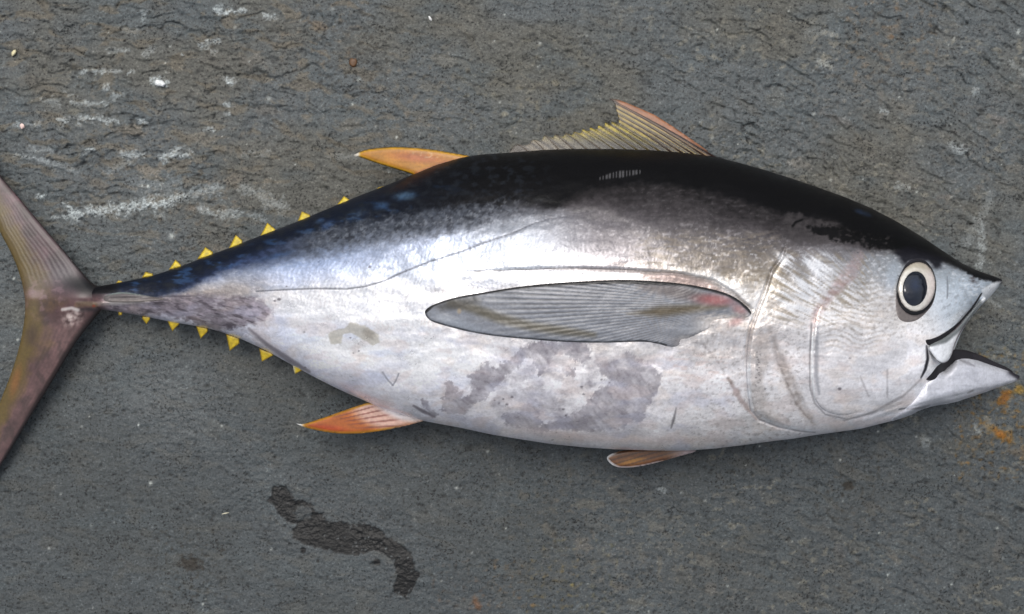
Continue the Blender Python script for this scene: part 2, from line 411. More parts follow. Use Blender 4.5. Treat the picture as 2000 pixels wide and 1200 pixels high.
for (a, b) in zip(rng.uniform(520, 830, 150), rng.uniform(940, 1170, 150)):  # glints on the wet patch, painted as pale specks
    q = (np.abs(gx - a) < 7) & (np.abs(gy - b) < 7)
    gc[q] = mixc(gc[q], (150, 154, 156), np.exp(-((gx[q] - a) ** 2 + (gy[q] - b) ** 2) / 3.2) * rng.uniform(.3, .9) * wet[q])
# rusty stains
for (x, y, rx, ry, a, c, m) in ((1962, 778, 17, 26, 25, (150, 92, 22), .9), (1992, 762, 20, 14, -20, (150, 116, 40), .85), (1950, 845, 52, 17, 28, (140, 112, 70), .7), (1955, 850, 30, 12, 35, (158, 96, 16), .9), (931, 1180, 13, 22, -20, (122, 78, 48), .7), (1040, 1182, 8, 6, 0, (134, 100, 56), .7), (1117, 1143, 6, 6, 0, (150, 130, 70), .7), (1990, 885, 40, 12, 10, (112, 98, 82), .6)):
    q = (np.abs(gx - x) < 90) & (np.abs(gy - y) < 90)
    m_ = 1 - sstep(0.35, 1.0, np.sqrt((1 - blob(gx[q], gy[q], x, y, rx * 1.2, ry * 1.2, a, 0.0))) + 0.3 * fbm(gx[q] / 12, gy[q] / 10, 101, 3))
    gc[q] = mixc(gc[q], c, m_ * m); gz[q] += 1.2 * m_
gc = gc * np.array([0.865, 0.885, 0.88]) * (1 - .085 * sstep(560, 940, gy + 120 * big))[:, None]
grgh = np.clip(0.60 + 0.15 * big - 0.06 * wet + 0.2 * salt, 0.18, 0.95)
GZ = gz.reshape(gsh)
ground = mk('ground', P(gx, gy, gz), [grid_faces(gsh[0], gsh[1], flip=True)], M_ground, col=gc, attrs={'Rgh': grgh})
ground['kind'] = 'structure'

def ground_z(px, py):
    i = np.clip(np.searchsorted(GY, py), 0, gsh[0] - 1); j = np.clip(np.searchsorted(GX, px), 0, gsh[1] - 1)
    return GZ[i, j]

# ------------------------------------------------------------------ fish: outline and surface
TOP = np.array([(170, 566), (185, 561), (205, 557), (230, 553), (290, 541), (350, 522), (400, 502), (450, 484), (510, 460), (560, 441), (600, 425), (650, 404), (700, 383), (750, 364), (810, 340), (850, 323), (900, 308), (940, 302), (1000, 298), (1060, 293), (1120, 291), (1200, 291), (1280, 294), (1340, 299), (1400, 307), (1450, 320), (1500, 334), (1550, 350), (1600, 367), (1650, 385), (1700, 406), (1750, 432), (1800, 462), (1850, 496), (1880, 515), (1905, 527), (1930, 536), (1948, 542), (1957, 547)], float)
BOT = np.array([(170, 600), (185, 603), (230, 609), (280, 618), (340, 630), (400, 640), (430, 648), (470, 662), (520, 685), (570, 713), (620, 740), (660, 760), (700, 778), (740, 795), (790, 812), (830, 823), (900, 836), (960, 849), (1020, 859), (1080, 868), (1140, 874), (1200, 878), (1300, 881), (1350, 880), (1400, 876), (1450, 870), (1500, 863), (1550, 857), (1592, 850), (1680, 838), (1740, 823), (1775, 812), (1795, 796), (1812, 772), (1830, 738), (1846, 714), (1862, 690), (1877, 649), (1895, 622), (1915, 598), (1940, 574), (1957, 552)], float)
def smooth1(tab):
    xs = np.arange(160, 1962, 2.0); ys = np.interp(xs, tab[:, 0], tab[:, 1])
    k = np.exp(-(np.arange(-8, 9) / 3.5) ** 2); k /= k.sum()
    yp = np.concatenate([np.full(8, ys[0]), ys, np.full(8, ys[-1])])
    return xs, np.convolve(yp, k, 'valid')
_tx, _ty = smooth1(TOP); _bx, _by = smooth1(BOT)
yT = lambda x: np.interp(x, _tx, _ty)
yB = lambda x: np.interp(x, _bx, _by)
_th = np.array([(160, 11), (172, 14), (185, 20), (230, 24), (290, 30), (350, 40), (430, 58), (520, 82), (620, 108), (720, 132), (850, 156), (1000, 172), (1150, 178), (1300, 178), (1450, 172), (1560, 163), (1660, 148), (1740, 132), (1800, 116), (1850, 98), (1890, 78), (1920, 56), (1945, 32), (1957, 12)], float)
_zc = np.array([(160, 62), (300, 66), (500, 82), (800, 112), (1100, 130), (1350, 131), (1550, 124), (1700, 116), (1850, 108), (1957, 100)], float)
thick = lambda x: np.interp(x, _th[:, 0], _th[:, 1])
zcen = lambda x: np.interp(x, _zc[:, 0], _zc[:, 1])

GILL = [(1532, 486), (1526, 505), (1508, 528), (1494, 572), (1480, 608), (1466, 644), (1460, 680), (1458, 720), (1460, 760), (1466, 800), (1484, 820), (1520, 834), (1560, 842), (1592, 845)]
GROOVE = [(900, 532), (950, 530), (1010, 528), (1115, 525), (1220, 528), (1325, 535), (1395, 550), (1432, 572), (1470, 606)]
LATERAL = [(500, 570), (512, 569), (567, 566), (622, 564), (677, 565), (713, 560), (750, 549), (787, 532), (840, 511), (900, 492), (948, 474), (1000, 456), (1040, 438), (1072, 428), (1112, 423)]
def body_w(px, py):
    a, b = yT(px), yB(px)
    return (py - (a + b) / 2) / np.maximum((b - a) / 2, 1e-6)

def relief(px, py):
    r = np.zeros_like(px)
    r -= 3.2 * line_mask(px, py, GROOVE, [0.5, 1.5, 2, 2.5, 2.5, 3, 3, 2], 2.5)
    r -= 0.9 * line_mask(px, py, LATERAL, 1.0, 1.6)
    # the slit behind the gill cover
    d = line_mask(px, py, GILL, [2, 2.5, 3, 3, 3, 3], 3)
    r -= 6.0 * d
    r -= 4.0 * line_mask(px, py, [(1510, 670), (1530, 715), (1550, 765), (1586, 824)], [2, 4, 5, 2], 7)
    r += 4.0 * line_mask(px, py, [(1476, 690), (1474, 750), (1486, 800), (1530, 828)], [-4, 7, 7, 0], 8)
    # jaw muscle swelling, throat folds
    r += 7 * blob(px, py, 1700, 700, 110, 90, 0, 0.0)
    r -= 5 * line_mask(px, py, [(1592, 852), (1680, 832), (1750, 806), (1800, 790)], [1, 3, 4, 4], 4)
    r -= 3 * line_mask(px, py, [(1640, 824), (1704, 810), (1760, 790)], [1, 2, 3], 4)
    # belly keel crease and the shallow muscle dents
    r += 2.8 * fbm(px / 120, py / 55, 201, 3) + 0.4 * fbm(px / 38, py / 20, 204, 3)
    r -= 3 * line_mask(px, py, [(690, 765), (760, 792), (850, 812), (930, 828)], [1, 3, 3, 1], 5)
    r -= 2.4 * line_mask(px, py, [(480, 650), (540, 690), (600, 722)], [1, 3, 1], 4)
    # peduncle ridges
    r += 4 * line_mask(px, py, [(200, 592), (270, 590), (330, 590)], [4, 3, 1], 5)
    r -= 2.5 * line_mask(px, py, [(215, 583), (290, 582), (380, 580)], [1.5, 2, 1], 3)
    r += 0.35 * fbm(px / 9, py / 7, 203, 3)
    return r

def surf(px, py):
    w = np.clip(body_w(px, py), -1, 1)
    base = zcen(px) + thick(px) * np.sqrt(np.clip(1 - np.abs(w) ** 2.25, 0, 1))
    return base + relief(px, py) * (1 - np.abs(w) ** 10)

# crescent tail
tail_poly = chaikin([(-84, 205), (-30, 285), (0, 343), (30, 370 + 8), (75, 432), (125, 490), (160, 532), (182, 556), (202, 562), (204, 600), (190, 616), (150, 665), (120, 715), (90, 765), (60, 812), (25, 872), (0, 912), (-40, 970), (-96, 1040), (-70, 960), (-30, 860), (0, 785), (20, 735), (35, 690), (46, 640), (50, 600), (47, 570), (37, 530), (20, 490), (0, 455), (-30, 380), (-62, 290)], 2)
TAIL_TRAIL = [(-84, 205), (-62, 290), (-30, 380), (0, 455), (20, 490), (37, 530), (47, 570), (50, 600), (46, 640), (35, 690), (20, 735), (0, 785), (-30, 860), (-70, 960), (-96, 1040)]
TAIL_UP = [(-84, 205), (-30, 285), (0, 343), (30, 372), (75, 428), (125, 487), (160, 532), (185, 558)]
TAIL_LO = [(192, 614), (150, 665), (120, 715), (90, 765), (60, 808), (25, 868), (0, 911), (-96, 1040)]
def tail_z0(x, y):
    return 62 - 0.08 * np.abs(y - 583) + 6 * np.sin((y - 300) / 120.0) * sstep(20, 160, np.abs(y - 583))
def tail_rays(x, y):
    up = y < 583
    dle = np.where(up, seg_dist(x, y, TAIL_UP)[0], seg_dist(x, y, TAIL_LO)[0]); dtr = seg_dist(x, y, TAIL_TRAIL)[0]
    return dle, dtr, dle / (dle + dtr + 1e-6)
def ray_ph(x, y, f):
    return f * 2 * math.pi * 12 + 2.2 * fbm(x / 70, y / 70, 346, 3)
def tail_half(x, y, sd):
    dle, dtr, f = tail_rays(x, y)
    root = np.exp(-((x - 156) / 46) ** 2 - ((y - 582) / 32) ** 2)
    return 1.0 + (4.5 + 17 * root) * dome(sd, 16) + 0.2 * np.sin(ray_ph(x, y, f)) * sstep(0, 8, sd) * (1 - root) * sstep(10, 70, np.abs(y - 583))
def tail_col(x, y, sd):
    dle, dtr, f = tail_rays(x, y)
    n_ = fbm(x / 50, y / 50, 341, 4); n2_ = fbm(x / 12, y / 12, 343, 3)
    up = sstep(600, 560, y)
    c_ = np.tile(np.array([92., 71, 75]), (len(x), 1)); c_ = mixc(c_, (104, 79, 78), 1 - up)
    c_ = c_ * (1 + .2 * n_ + .1 * n2_)[:, None]
    c_ = mixc(c_, (64, 52, 50), sstep(.15, .55, fbm(x / 34, y / 44, 349, 4)) * .5)
    c_ = c_ * (1 + (.02 + .05 * n_) * np.sin(ray_ph(x, y, f)) * sstep(10, 70, np.abs(y - 583)) + .10 * fbm(x / 24, y / 24, 347, 4))[:, None]
    c_ = mixc(c_, (104, 88, 38), sstep(.42, .82, f + .22 * n_) * .85 * (1 - .5 * np.exp(-((y - 583) / 30) ** 2)))
    c_ = mixc(c_, (138, 116, 44), sstep(20, 4, dtr) * sstep(-.3, .3, n_) * .5 * sstep(470, 380, y))
    c_ = mixc(c_, (154, 98, 52), blob(x, y, 30, 745, 14, 50, 15, .1) * .6)
    c_ = mixc(c_, (70, 52, 40), blob(x, y, 62, 655, 20, 34, 10, .1) * .7)
    c_ = mixc(c_, (118, 104, 60), blob(x, y, 66, 600, 18, 26, 0, .1) * .5)
    c_ = mixc(c_, (84, 80, 86), blob(x, y, 125, 535, 66, 50, 40, .05) * .75)
    c_ = mixc(c_, (66, 56, 56), blob(x, y, 100, 592, 60, 16, -10, .1) * .6 * (.6 + n2_).clip(0, 1))
    c_ = mixc(c_, (150, 122, 130), sstep(.1, .5, fbm(x / 18, y / 14, 348, 3)) * blob(x, y, 90, 575, 70, 70, 0, .2) * .5)
    c_ = mixc(c_, (17, 17, 20), blob(x, y, 172, 560, 64, 26, 14, .15) * .95)
    c_ = mixc(c_, (150, 140, 132), line_mask(x, y, [(150, 590), (180, 594), (206, 593)], [2, 4, 4], 3) * .6)
    c_ = mixc(c_, (52, 46, 48), line_mask(x, y, [(160, 606), (190, 604), (210, 602)], [3, 5, 4], 4) * .7)
    c_ = mixc(c_, (160, 134, 140), blob(x, y, 70, 575, 30, 14, 0, .2) * .55)
    c_ = mixc(c_, (222, 206, 200), blob(x, y, 142, 620, 34, 26, -30, .1) * (.55 + n2_).clip(0, 1))
    c_ = mixc(c_, (236, 230, 226), line_mask(x, y, [(122, 605), (140, 602), (152, 606)], 3, 2) * .8)
    c_ = mixc(c_, (128, 106, 76), line_mask(x, y, [(150, 596), (170, 594), (186, 596)], 5, 3) * .5)
    c_ = mixc(c_, (150, 66, 46), blob(x, y, 183, 598, 5, 4, 0, .3) * .7)
    c_ = mixc(c_, (36, 30, 30), (1 - sstep(1.5, 6, dle)) * .85)
    c_ = mixc(c_, (30, 20, 18), (1 - sstep(4, 13, dle)) * (1 - up) * sstep(840, 760, y) * .85)
    return c_

# colour of the skin, painted in fish coordinates
CX = np.array([200, 400, 600, 800, 1000, 1200, 1400, 1500, 1600, 1750, 1900.])
CT = np.array([.15, .3, .4, .5, .6, .75, .92])
CG = np.array([
 [(60,62,70),(60,66,80),(80,95,120),(110,118,130),(90,92,98),(70,68,72),(66,64,66),(64,62,64),(90,90,94),(120,124,128),(150,160,170)],
 [(100,98,100),(112,118,132),(160,176,206),(172,182,202),(158,164,174),(112,108,112),(96,92,92),(98,94,92),(126,124,126),(160,164,168),(176,186,196)],
 [(160,154,148),(150,148,150),(208,216,236),(212,220,234),(212,218,226),(196,192,194),(150,143,136),(158,150,138),(205,205,206),(190,186,182),(198,208,218)],
 [(140,134,130),(160,150,146),(232,230,230),(240,240,243),(232,229,228),(224,217,212),(214,206,198),(216,210,202),(220,217,215),(208,204,200),(208,215,224)],
 [(126,121,121),(140,134,138),(249,249,250),(250,250,250),(244,240,238),(230,226,222),(216,211,207),(210,205,203),(208,206,206),(212,210,210),(216,221,229)],
 [(118,112,116),(150,146,152),(230,231,240),(240,238,242),(232,230,231),(228,225,225),(224,221,221),(216,213,213),(212,210,212),(216,216,220),(214,217,225)],
 [(112,106,112),(206,206,216),(216,217,227),(214,214,220),(212,209,212),(213,210,211),(210,207,207),(206,204,204),(204,202,204),(204,204,208),(204,207,214)]], float)
def grid_col(px, t):
    i = np.clip(np.searchsorted(CX, px) - 1, 0, len(CX) - 2); fx = np.clip((px - CX[i]) / (CX[i + 1] - CX[i]), 0, 1)[:, None]
    j = np.clip(np.searchsorted(CT, t) - 1, 0, len(CT) - 2); ft = np.clip((t - CT[j]) / (CT[j + 1] - CT[j]), 0, 1)[:, None]
    fx = fx * fx * (3 - 2 * fx)
    return (CG[j, i] * (1 - fx) + CG[j, i + 1] * fx) * (1 - ft) + (CG[j + 1, i] * (1 - fx) + CG[j + 1, i + 1] * fx) * ft

BLACK = np.array([(160, 574), (230, 566), (299, 574), (347, 562), (383, 543), (420, 524), (457, 508), (530, 480), (603, 452), (680, 432), (760, 420), (830, 410), (900, 404), (960, 398), (1020, 392), (1060, 398), (1088, 404), (1105, 392), (1130, 376), (1165, 356), (1230, 346), (1300, 348), (1360, 356), (1440, 376), (1500, 396), (1540, 408), (1580, 420), (1632, 430), (1660, 456), (1700, 478), (1740, 486), (1780, 492), (1820, 501), (1856, 516), (1888, 528), (1957, 552)], float)
GREY = np.array([(160, 576), (230, 568), (299, 580), (347, 574), (383, 560), (420, 540), (457, 525), (530, 512), (603, 500), (680, 482), (760, 466), (830, 462), (900, 448), (1000, 418), (1100, 410), (1200, 424), (1300, 440), (1400, 458), (1470, 468), (1530, 480), (1560, 486), (1632, 490), (1700, 492), (1780, 495), (1856, 518), (1957, 552)], float)
SPEC = [(590, 730, 2.5), (596, 718, 2), (545, 585, 4), (537, 588, 3), (684, 660, 2), (701, 686, 2), (700, 672, 1.5), (594, 649, 2), (690, 690, 2), (560, 560, 2), (722, 522, 3), (1000, 776, 3), (983, 780, 2.5), (975, 788, 2), (990, 790, 3), (1136, 756, 3), (1140, 770, 2.5), (1100, 800, 3), (1105, 812, 2.5), (1640, 760, 4), (1494, 760, 2.5), (1660, 700, 2.5), (966, 782, 2), (1175, 742, 2), (1190, 748, 2)]

def paint(px, py):
    """skin colour (sRGB) with some painted highlights, metalness, roughness for points on the flank"""
    a, b = yT(px), yB(px)
    t = np.clip((py - a) / np.maximum(b - a, 1), 0, 1)
    # keep the profile of the whole head behind the mouth notch
    t = np.where(px > 1770, np.clip((py - a) / 330.0, 0, 1), t)
    c = grid_col(px, t)
    gain = 1 + .07 * sstep(1740, 1840, px) + .09 * sstep(1470, 1560, px) + .10 * sstep(.6, .8, t) * sstep(1560, 1470, px)  # head and belly painted lighter to offset the light they lose
    c = np.clip(c * gain[:, None], 0, 251)
    n1 = fbm(px / 60, py / 40, 211, 4); n2 = fbm(px / 14, py / 9, 213, 3, .6); n3 = fbm(px / 46, py / 6, 215, 3)
    met = 0.6 - .25 * blob(px, py, 1060, 470, 260, 90, 0, .1) - .2 * sstep(1740, 1800, px) - .22 * sstep(.6, .8, t) - .15 * sstep(1480, 1560, px) * sstep(.35, .5, t); rgh = 0.34 + .06 * blob(px, py, 1060, 470, 260, 90, 0, .1) + 0.08 * n1 + 0.05 * n2
    n4 = fbm(px / 6, py / 5, 212, 2)
    c = c * (1 + 0.075 * n1 + 0.06 * n2 + 0.03 * n4)[:, None]
    # pearly tints, then flank highlight and glare painted white
    c = mixc(c, (206, 218, 244), sstep(0.05, 0.6, fbm(px / 75, py / 45, 217, 3)) * sstep(1150, 700, px) * sstep(.42, .35, np.abs(t - .5)) * 0.35)
    c = mixc(c, (242, 226, 212), sstep(0.1, 0.6, fbm(px / 60, py / 34, 219, 3)) * sstep(.35, .5, t) * 0.3)
    c = mixc(c, (252, 252, 253), blob(px, py, 690, 590, 230, 75, -4, .1) * .8)
    c = mixc(c, (250, 250, 251), blob(px, py, 1420, 560, 90, 36, 12, .1) * .5)
    crisp = fbm(px / 10.5, py / 6.5, 214, 3, .6); reg = .35 + .65 * sstep(1250, 1420, px)
    reg = reg * (1 - .7 * sstep(1560, 1600, px) * sstep(640, 690, py))
    c = mixc(c, (112, 106, 102), sstep(.22, .62, crisp + .35 * n2) * reg * .34 * sstep(1000, 1150, px + 400 * (t < .55)))
    c = mixc(c, (250, 250, 252), sstep(.2, .6, -crisp + .3 * n1) * reg * .5)
    # fine scales on the flank
    sc_m = sstep(470, 620, px) * sstep(1480, 1380, px) * sstep(.26, .34, t) * sstep(.70, .52, t)
    ph = px * 0.86 + py * 0.32 + 9 * n1
    rip = np.sin(ph * 2 * math.pi / 7.6) * np.clip(0.6 + n2, 0, 1.3)
    c = c * (1 + 0.085 * rip * sc_m)[:, None]
    strk = sstep(0.1, 0.55, fbm(px / 30, py / 3.6, 221, 3)) * sstep(1180, 1300, px) * sstep(1530, 1480, px) * sstep(.24, .34, t) * sstep(.50, .42, t)
    c = mixc(c, (92, 84, 72), strk * 0.45)
    # grey shoulder above the silver
    yk = np.interp(px, BLACK[:, 0], BLACK[:, 1]); yg = np.interp(px, GREY[:, 0], GREY[:, 1])
    jit = 11 * fbm(px / 24, py / 15, 223, 5, .68) * sstep(200, 420, px) * (0.6 + 0.6 * sstep(520, 640, px) * sstep(1100, 900, px))
    band = np.maximum(yg - yk, 4)
    yk = yk + 13 * sstep(1100, 1220, px) * sstep(1640, 1520, px)
    gm = 1 - sstep(-0.34 * band - 8, 0.26 * band + 10, py - yg + jit * 1.1)
    greyc = np.where((px < 560)[:, None], np.array([44., 56, 84]), np.where((px < 960)[:, None], np.array([66., 72, 82]), np.array([80., 76, 79])))
    wv = sstep(480, 640, px)[:, None]; wv2 = sstep(900, 1130, px)[:, None]
    greyc = np.array([38., 50, 78]) * (1 - wv) + (np.array([62., 67, 76]) * (1 - wv2) + np.array([55., 52, 54]) * wv2) * wv
    fall = sstep(-.1, 1.0, (py - yk) / np.maximum(band, 30))
    greyc = greyc * (1 + 0.22 * n2 + 0.14 * n1 + (fall - .62) * .75 * sstep(900, 1130, px))[:, None]
    c = c * (1 - gm[:, None]) + greyc * gm[:, None]
    streak = sstep(0.15, 0.6, fbm(px / 36, py / 5, 225, 3)) * gm * sstep(1150, 1250, px) * sstep(1560, 1500, px)
    c = mixc(c, (52, 50, 52), streak * .6)
    c = mixc(c, (150, 148, 150), sstep(0.35, 0.6, fbm(px / 9, py / 5, 227, 3)) * gm * sstep(1150, 1250, px) * .12)
    # black back
    km = 1 - sstep(-9, 8 + 9 * sstep(1060, 760, px), py - yk + jit * sstep(1640, 1400, px) * 0.9 + 3 * n2)
    blackc = np.array([11., 11, 13]) * np.ones((len(px), 1))
    navy = sstep(980, 640, px)
    blackc = blackc * (1 - navy[:, None]) + np.array([17., 23, 36]) * navy[:, None]
    bl = sstep(0.12, 0.55, fbm(px / 48, py / 15, 229, 4)) * sstep(1000, 620, px) * sstep(.02, .10, t)
    blackc = mixc(blackc, (46, 76, 116), bl * .6)
    blackc = mixc(blackc, (26, 30, 36), sstep(0.0, .5, fbm(px / 18, py / 12, 231, 3)) * sstep(1120, 1000, px) * .7)
    c = c * (1 - km[:, None]) + blackc * km[:, None]
    for (x, y, rx, ry, aa, cc, m) in ((790, 383, 34, 15, -8, (70, 98, 124), .75), (745, 402, 24, 12, -15, (58, 90, 130), .6), (640, 440, 26, 12, -25, (56, 88, 140), .55), (625, 432, 14, 8, -20, (70, 104, 150), .5), (700, 418, 30, 16, -20, (60, 78, 100), .5),
                                      (1685, 380 + 36, 26, 8, 20, (44, 66, 100), .6), (1012, 374, 12, 8, 0, (40, 48, 62), .6), (450, 520, 40, 6, -20, (48, 78, 120), .5), (540, 500, 50, 8, -15, (52, 84, 130), .45), (1080, 395, 26, 16, 0, (10, 10, 12), .8)):
        c = mixc(c, cc, blob(px, py, x, y, rx, ry, aa, 0.1) * m * (0.75 + 0.5 * n2).clip(0, 1))
    # mottled scrapes where back meets flank, x 560-860
    mot = sstep(0.05, 0.4, fbm(px / 13, py / 10, 233, 3, .65)) * sstep(560, 640, px) * sstep(1100, 960, px) * np.exp(-((py - (yk + yg) / 2) / 30) ** 2)
    c = mixc(c, (30, 32, 38), mot * .55)
    mot2 = sstep(0.15, 0.45, fbm(px / 11, py / 9, 235, 3, .65)) * sstep(560, 640, px) * sstep(1100, 960, px) * np.exp(-((py - (yk + yg) / 2) / 26) ** 2)
    c = mixc(c, (112, 118, 126), mot2 * .5)
    # head: dark crown with worn patches
    hp = poly_mask(px, py, [(1540, 412), (1600, 428), (1650, 448), (1700, 470), (1700, 482), (1620, 476), (1545, 478), (1530, 440)], 4, 10, 237, 16)
    c = mixc(c, np.array([62., 59, 60]) , hp * .75 * (.8 + .5 * n2).clip(0, 1))
    c = mixc(c, (10, 10, 11), poly_mask(px, py, [(1576, 444), (1630, 442), (1690, 452), (1760, 470), (1800, 488), (1740, 486), (1660, 474), (1600, 462)], 3, 9, 239, 12) * .9)
    c = mixc(c, (70, 66, 66), sstep(.25, .5, fbm(px / 12, py / 8, 241, 3)) * poly_mask(px, py, [(1640, 450), (1740, 462), (1740, 484), (1640, 474)], 6) * .5)
    c = mixc(c, (12, 12, 13), line_mask(px, py, [(1548, 442), (1554, 434), (1566, 430)], 2.2, 1.2))
    dark_line_top = line_mask(px, py, [(1500, 400), (1560, 412), (1600, 416), (1640, 424)], [1, 3, 3, 2], 2) * sstep(-.1, .3, fbm(px / 20, py / 8, 243, 2))
    c = mixc(c, (12, 12, 13), dark_line_top)
    # ribbed scale comb
    cm = line_mask(px, py, [(1172, 349), (1200, 342), (1250, 336)], [3, 7, 4], 2) * (np.sin(px * 2 * math.pi / 6.5) > 0.1)
    c = mixc(c, (84, 84, 86), cm * .8)
    # snout
    c = mixc(c, (14, 14, 17), poly_mask(px, py, [(1855, 500), (1905, 524), (1960, 540), (1960, 552), (1945, 552), (1925, 548), (1905, 543), (1880, 528)], 3, 4, 245, 8))
    c = mixc(c, (60, 56, 58), blob(px, py, 1903, 548, 14, 10, 20, .2) * (0.6 + n2).clip(0, 1))
    c = mixc(c, (200, 212, 222), blob(px, py, 1850, 580, 70, 60, 0, .3) * .45)
    c = mixc(c, (204, 216, 228), blob(px, py, 1745, 540, 22, 46, 12, .3) * .5)
    # grey-violet bare patch on the tail stalk
    tp = poly_mask(px, py, Z([(-80, 655), (200, 635), (300, 610), (400, 598), (550, 588), (700, 600), (820, 605), (880, 640), (903, 690), (880, 722), (830, 728), (750, 758), (680, 775), (600, 785), (480, 735), (350, 700), (200, 690), (-80, 700)], 2.727, 200, 360), 6, 10, 247, 12)
    tcol = np.array([108., 101, 108]) * (1 + 0.28 * n2 + 0.2 * n1)[:, None]
    tcol = tcol * (1 + .32 * sstep(430, 520, px))[:, None]
    c = c * (1 - tp[:, None] * .85) + tcol * tp[:, None] * .85
    c = mixc(c, (62, 57, 63), tp * sstep(.05, .5, fbm((px + py * 1.2) / 40, (py - px * .35) / 9, 249, 3)) * .7)
    c = mixc(c, (176, 172, 178), tp * sstep(.15, .5, fbm((px) / 26, (py - px * .2) / 7, 251, 3)) * sstep(330, 420, px) * .6)
    c = mixc(c, (190, 184, 180), line_mask(px, py, [(196, 594), (240, 590), (290, 589)], [4, 4, 1], 3) * .8)
    c = mixc(c, (150, 143, 138), line_mask(px, py, [(390, 565), (460, 566), (510, 570)], [10, 14, 8], 8) * .4)
    # belly: darker bruised areas with ragged edges
    bz = lambda pts: Z(pts, 2.857, 800, 640)
    bruise = np.zeros(px.shape)
    for pts, v in ((bz([(170, 460), (210, 290), (240, 300), (300, 380), (330, 380), (350, 360), (330, 270), (400, 220), (440, 190), (480, 230), (560, 170), (640, 100), (700, 80), (1000, 80), (1010, 180), (970, 200), (900, 180), (870, 150), (800, 170), (770, 240), (720, 270), (700, 230), (690, 170), (640, 170), (600, 230), (520, 290), (470, 350), (420, 400), (330, 440), (310, 480), (230, 485)]), 1),
                   (bz([(1040, 200), (1170, 180), (1210, 130), (1300, 180), (1380, 230), (1410, 290), (1370, 370), (1330, 440), (1300, 540), (1250, 520), (1200, 560), (1000, 580), (850, 570), (700, 590), (680, 560), (850, 500), (960, 450), (1060, 330), (1150, 310), (1080, 270)]), .95),
                   (bz([(510, 490), (580, 470), (650, 480), (700, 450), (720, 470), (740, 540), (700, 570), (620, 560), (540, 540)]), 1),
                   (bz([(590, 360), (680, 320), (800, 370), (830, 420), (820, 480), (760, 490), (700, 440), (640, 420)]), .6),
                   (bz([(840, 200), (880, 230), (930, 220), (920, 270), (860, 260)]), .9), (bz([(560, 250), (720, 200), (700, 270), (560, 320)]), .5), (bz([(60, 400), (95, 400), (110, 440), (160, 490), (130, 500), (70, 440)]), .9)):
        bruise = np.maximum(bruise, v * poly_mask(px, py, pts, 2.0, 8, 253, 9))
    wash = poly_mask(px, py, [(868, 800), (900, 750), (960, 705), (1040, 680), (1150, 680), (1230, 690), (1285, 730), (1280, 780), (1250, 840), (1150, 850), (1000, 835), (900, 825)], 22, 10, 254, 30)
    bruise = np.maximum(bruise, wash * sstep(-.25, .45, fbm(px / 46, py / 38, 256, 4, .6)) * .62)
    bruise *= 0.75 + 0.45 * fbm(px / 30, py / 30, 255, 3)
    c = mixc(c, (134, 130, 138), np.clip(bruise, 0, 1) * .8)
    c = mixc(c, (118, 112, 118), np.clip(bruise, 0, 1) * sstep(.1, .5, fbm((px + py) / 30, (py - px) / 10, 257, 3)) * .5)
    met -= 0.15 * np.clip(bruise, 0, 1)
    c = mixc(c, (236, 214, 206), np.exp(-((py - (b - 20)) / 9) ** 2) * sstep(960, 1060, px) * sstep(1420, 1250, px) * .4)
    c = mixc(c, (186, 190, 214), sstep(.0, .5, fbm(px / 90, py / 40, 273, 3)) * sstep(.58, .72, t) * sstep(1500, 1400, px) * .28)
    c = mixc(c, (214, 196, 190), sstep(.1, .55, fbm(px / 60, py / 30, 275, 3)) * sstep(.5, .7, t) * .3)
    tau = sstep(1200, 1300, px) * sstep(1535, 1505, px) * sstep(440, 470, py) * sstep(566, 535, py - .06 * (px - 1300))
    c = mixc(c, (128, 118, 104), tau * sstep(-.25, .5, fbm(px / 26, py / 7, 277, 4, .6)) * .55)
    # tan smear
    st = poly_mask(px, py, Z([(1200, 800), (1230, 778), (1290, 768), (1320, 733), (1400, 755), (1470, 800), (1477, 840), (1440, 862), (1390, 830), (1320, 790), (1280, 800), (1272, 850), (1220, 852)], 2.727, 200, 360), 1.8, 2, 259, 14)
    c = mixc(c, (198, 193, 180), st * .8)
    c = mixc(c, (158, 150, 138), st * blob(px, py, 720, 652, 20, 14, 30, .2) * .6)
    # lateral line, scratches, specks
    c = mixc(c, (78, 80, 88), line_mask(px, py, LATERAL, [1, 1.3, 1.5, 1.6, 1.3, .8], 1.3) * .85 * (.9 + .1 * np.sin(px * 2 * math.pi / 6)))
    c = mixc(c, (120, 122, 132), line_mask(px, py, [(747, 727), (757, 742), (767, 753)], 1.2, 1.2) * .8)
    c = mixc(c, (120, 122, 132), line_mask(px, py, [(767, 753), (773, 744), (779, 730)], 1.2, 1.2) * .8)
    c = mixc(c, (108, 106, 108), line_mask(px, py, [(1321, 797), (1317, 815), (1311, 836)], [1, 2.6, 1.5], 1.5) * .8)
    c = mixc(c, (96, 90, 96), line_mask(px, py, [(808, 793), (825, 803), (850, 815)], [2, 3.5, 1], 2) * .75)
    c = mixc(c, (110, 104, 112), line_mask(px, py, [(486, 642), (520, 672), (566, 704), (604, 726)], [2, 3.5, 5, 2], 3) * .65)
    for (x, y, r) in SPEC:
        c = mixc(c, (92, 88, 94), blob(px, py, x, y, r * 1.3, r, 0, .4) * .8)
    # groove the long fin folds into, and the flush at its root
    c = mixc(c, (70, 62, 60), line_mask(px, py, GROOVE, [.4, 1, 1.4, 1.8, 2, 2, 2, 1.5], 1.6) * .75)
    c = mixc(c, (172, 152, 138), line_mask(px, py, [(980, 521), (1060, 512), (1160, 512), (1260, 520)], [1, 4, 4, 1], 4) * .35 * (.5 + n3))
    c = mixc(c, (150, 128, 124), line_mask(px, py, [(1240, 537), (1320, 545), (1385, 560), (1430, 582)], [1, 9, 10, 3], 6) * .6)
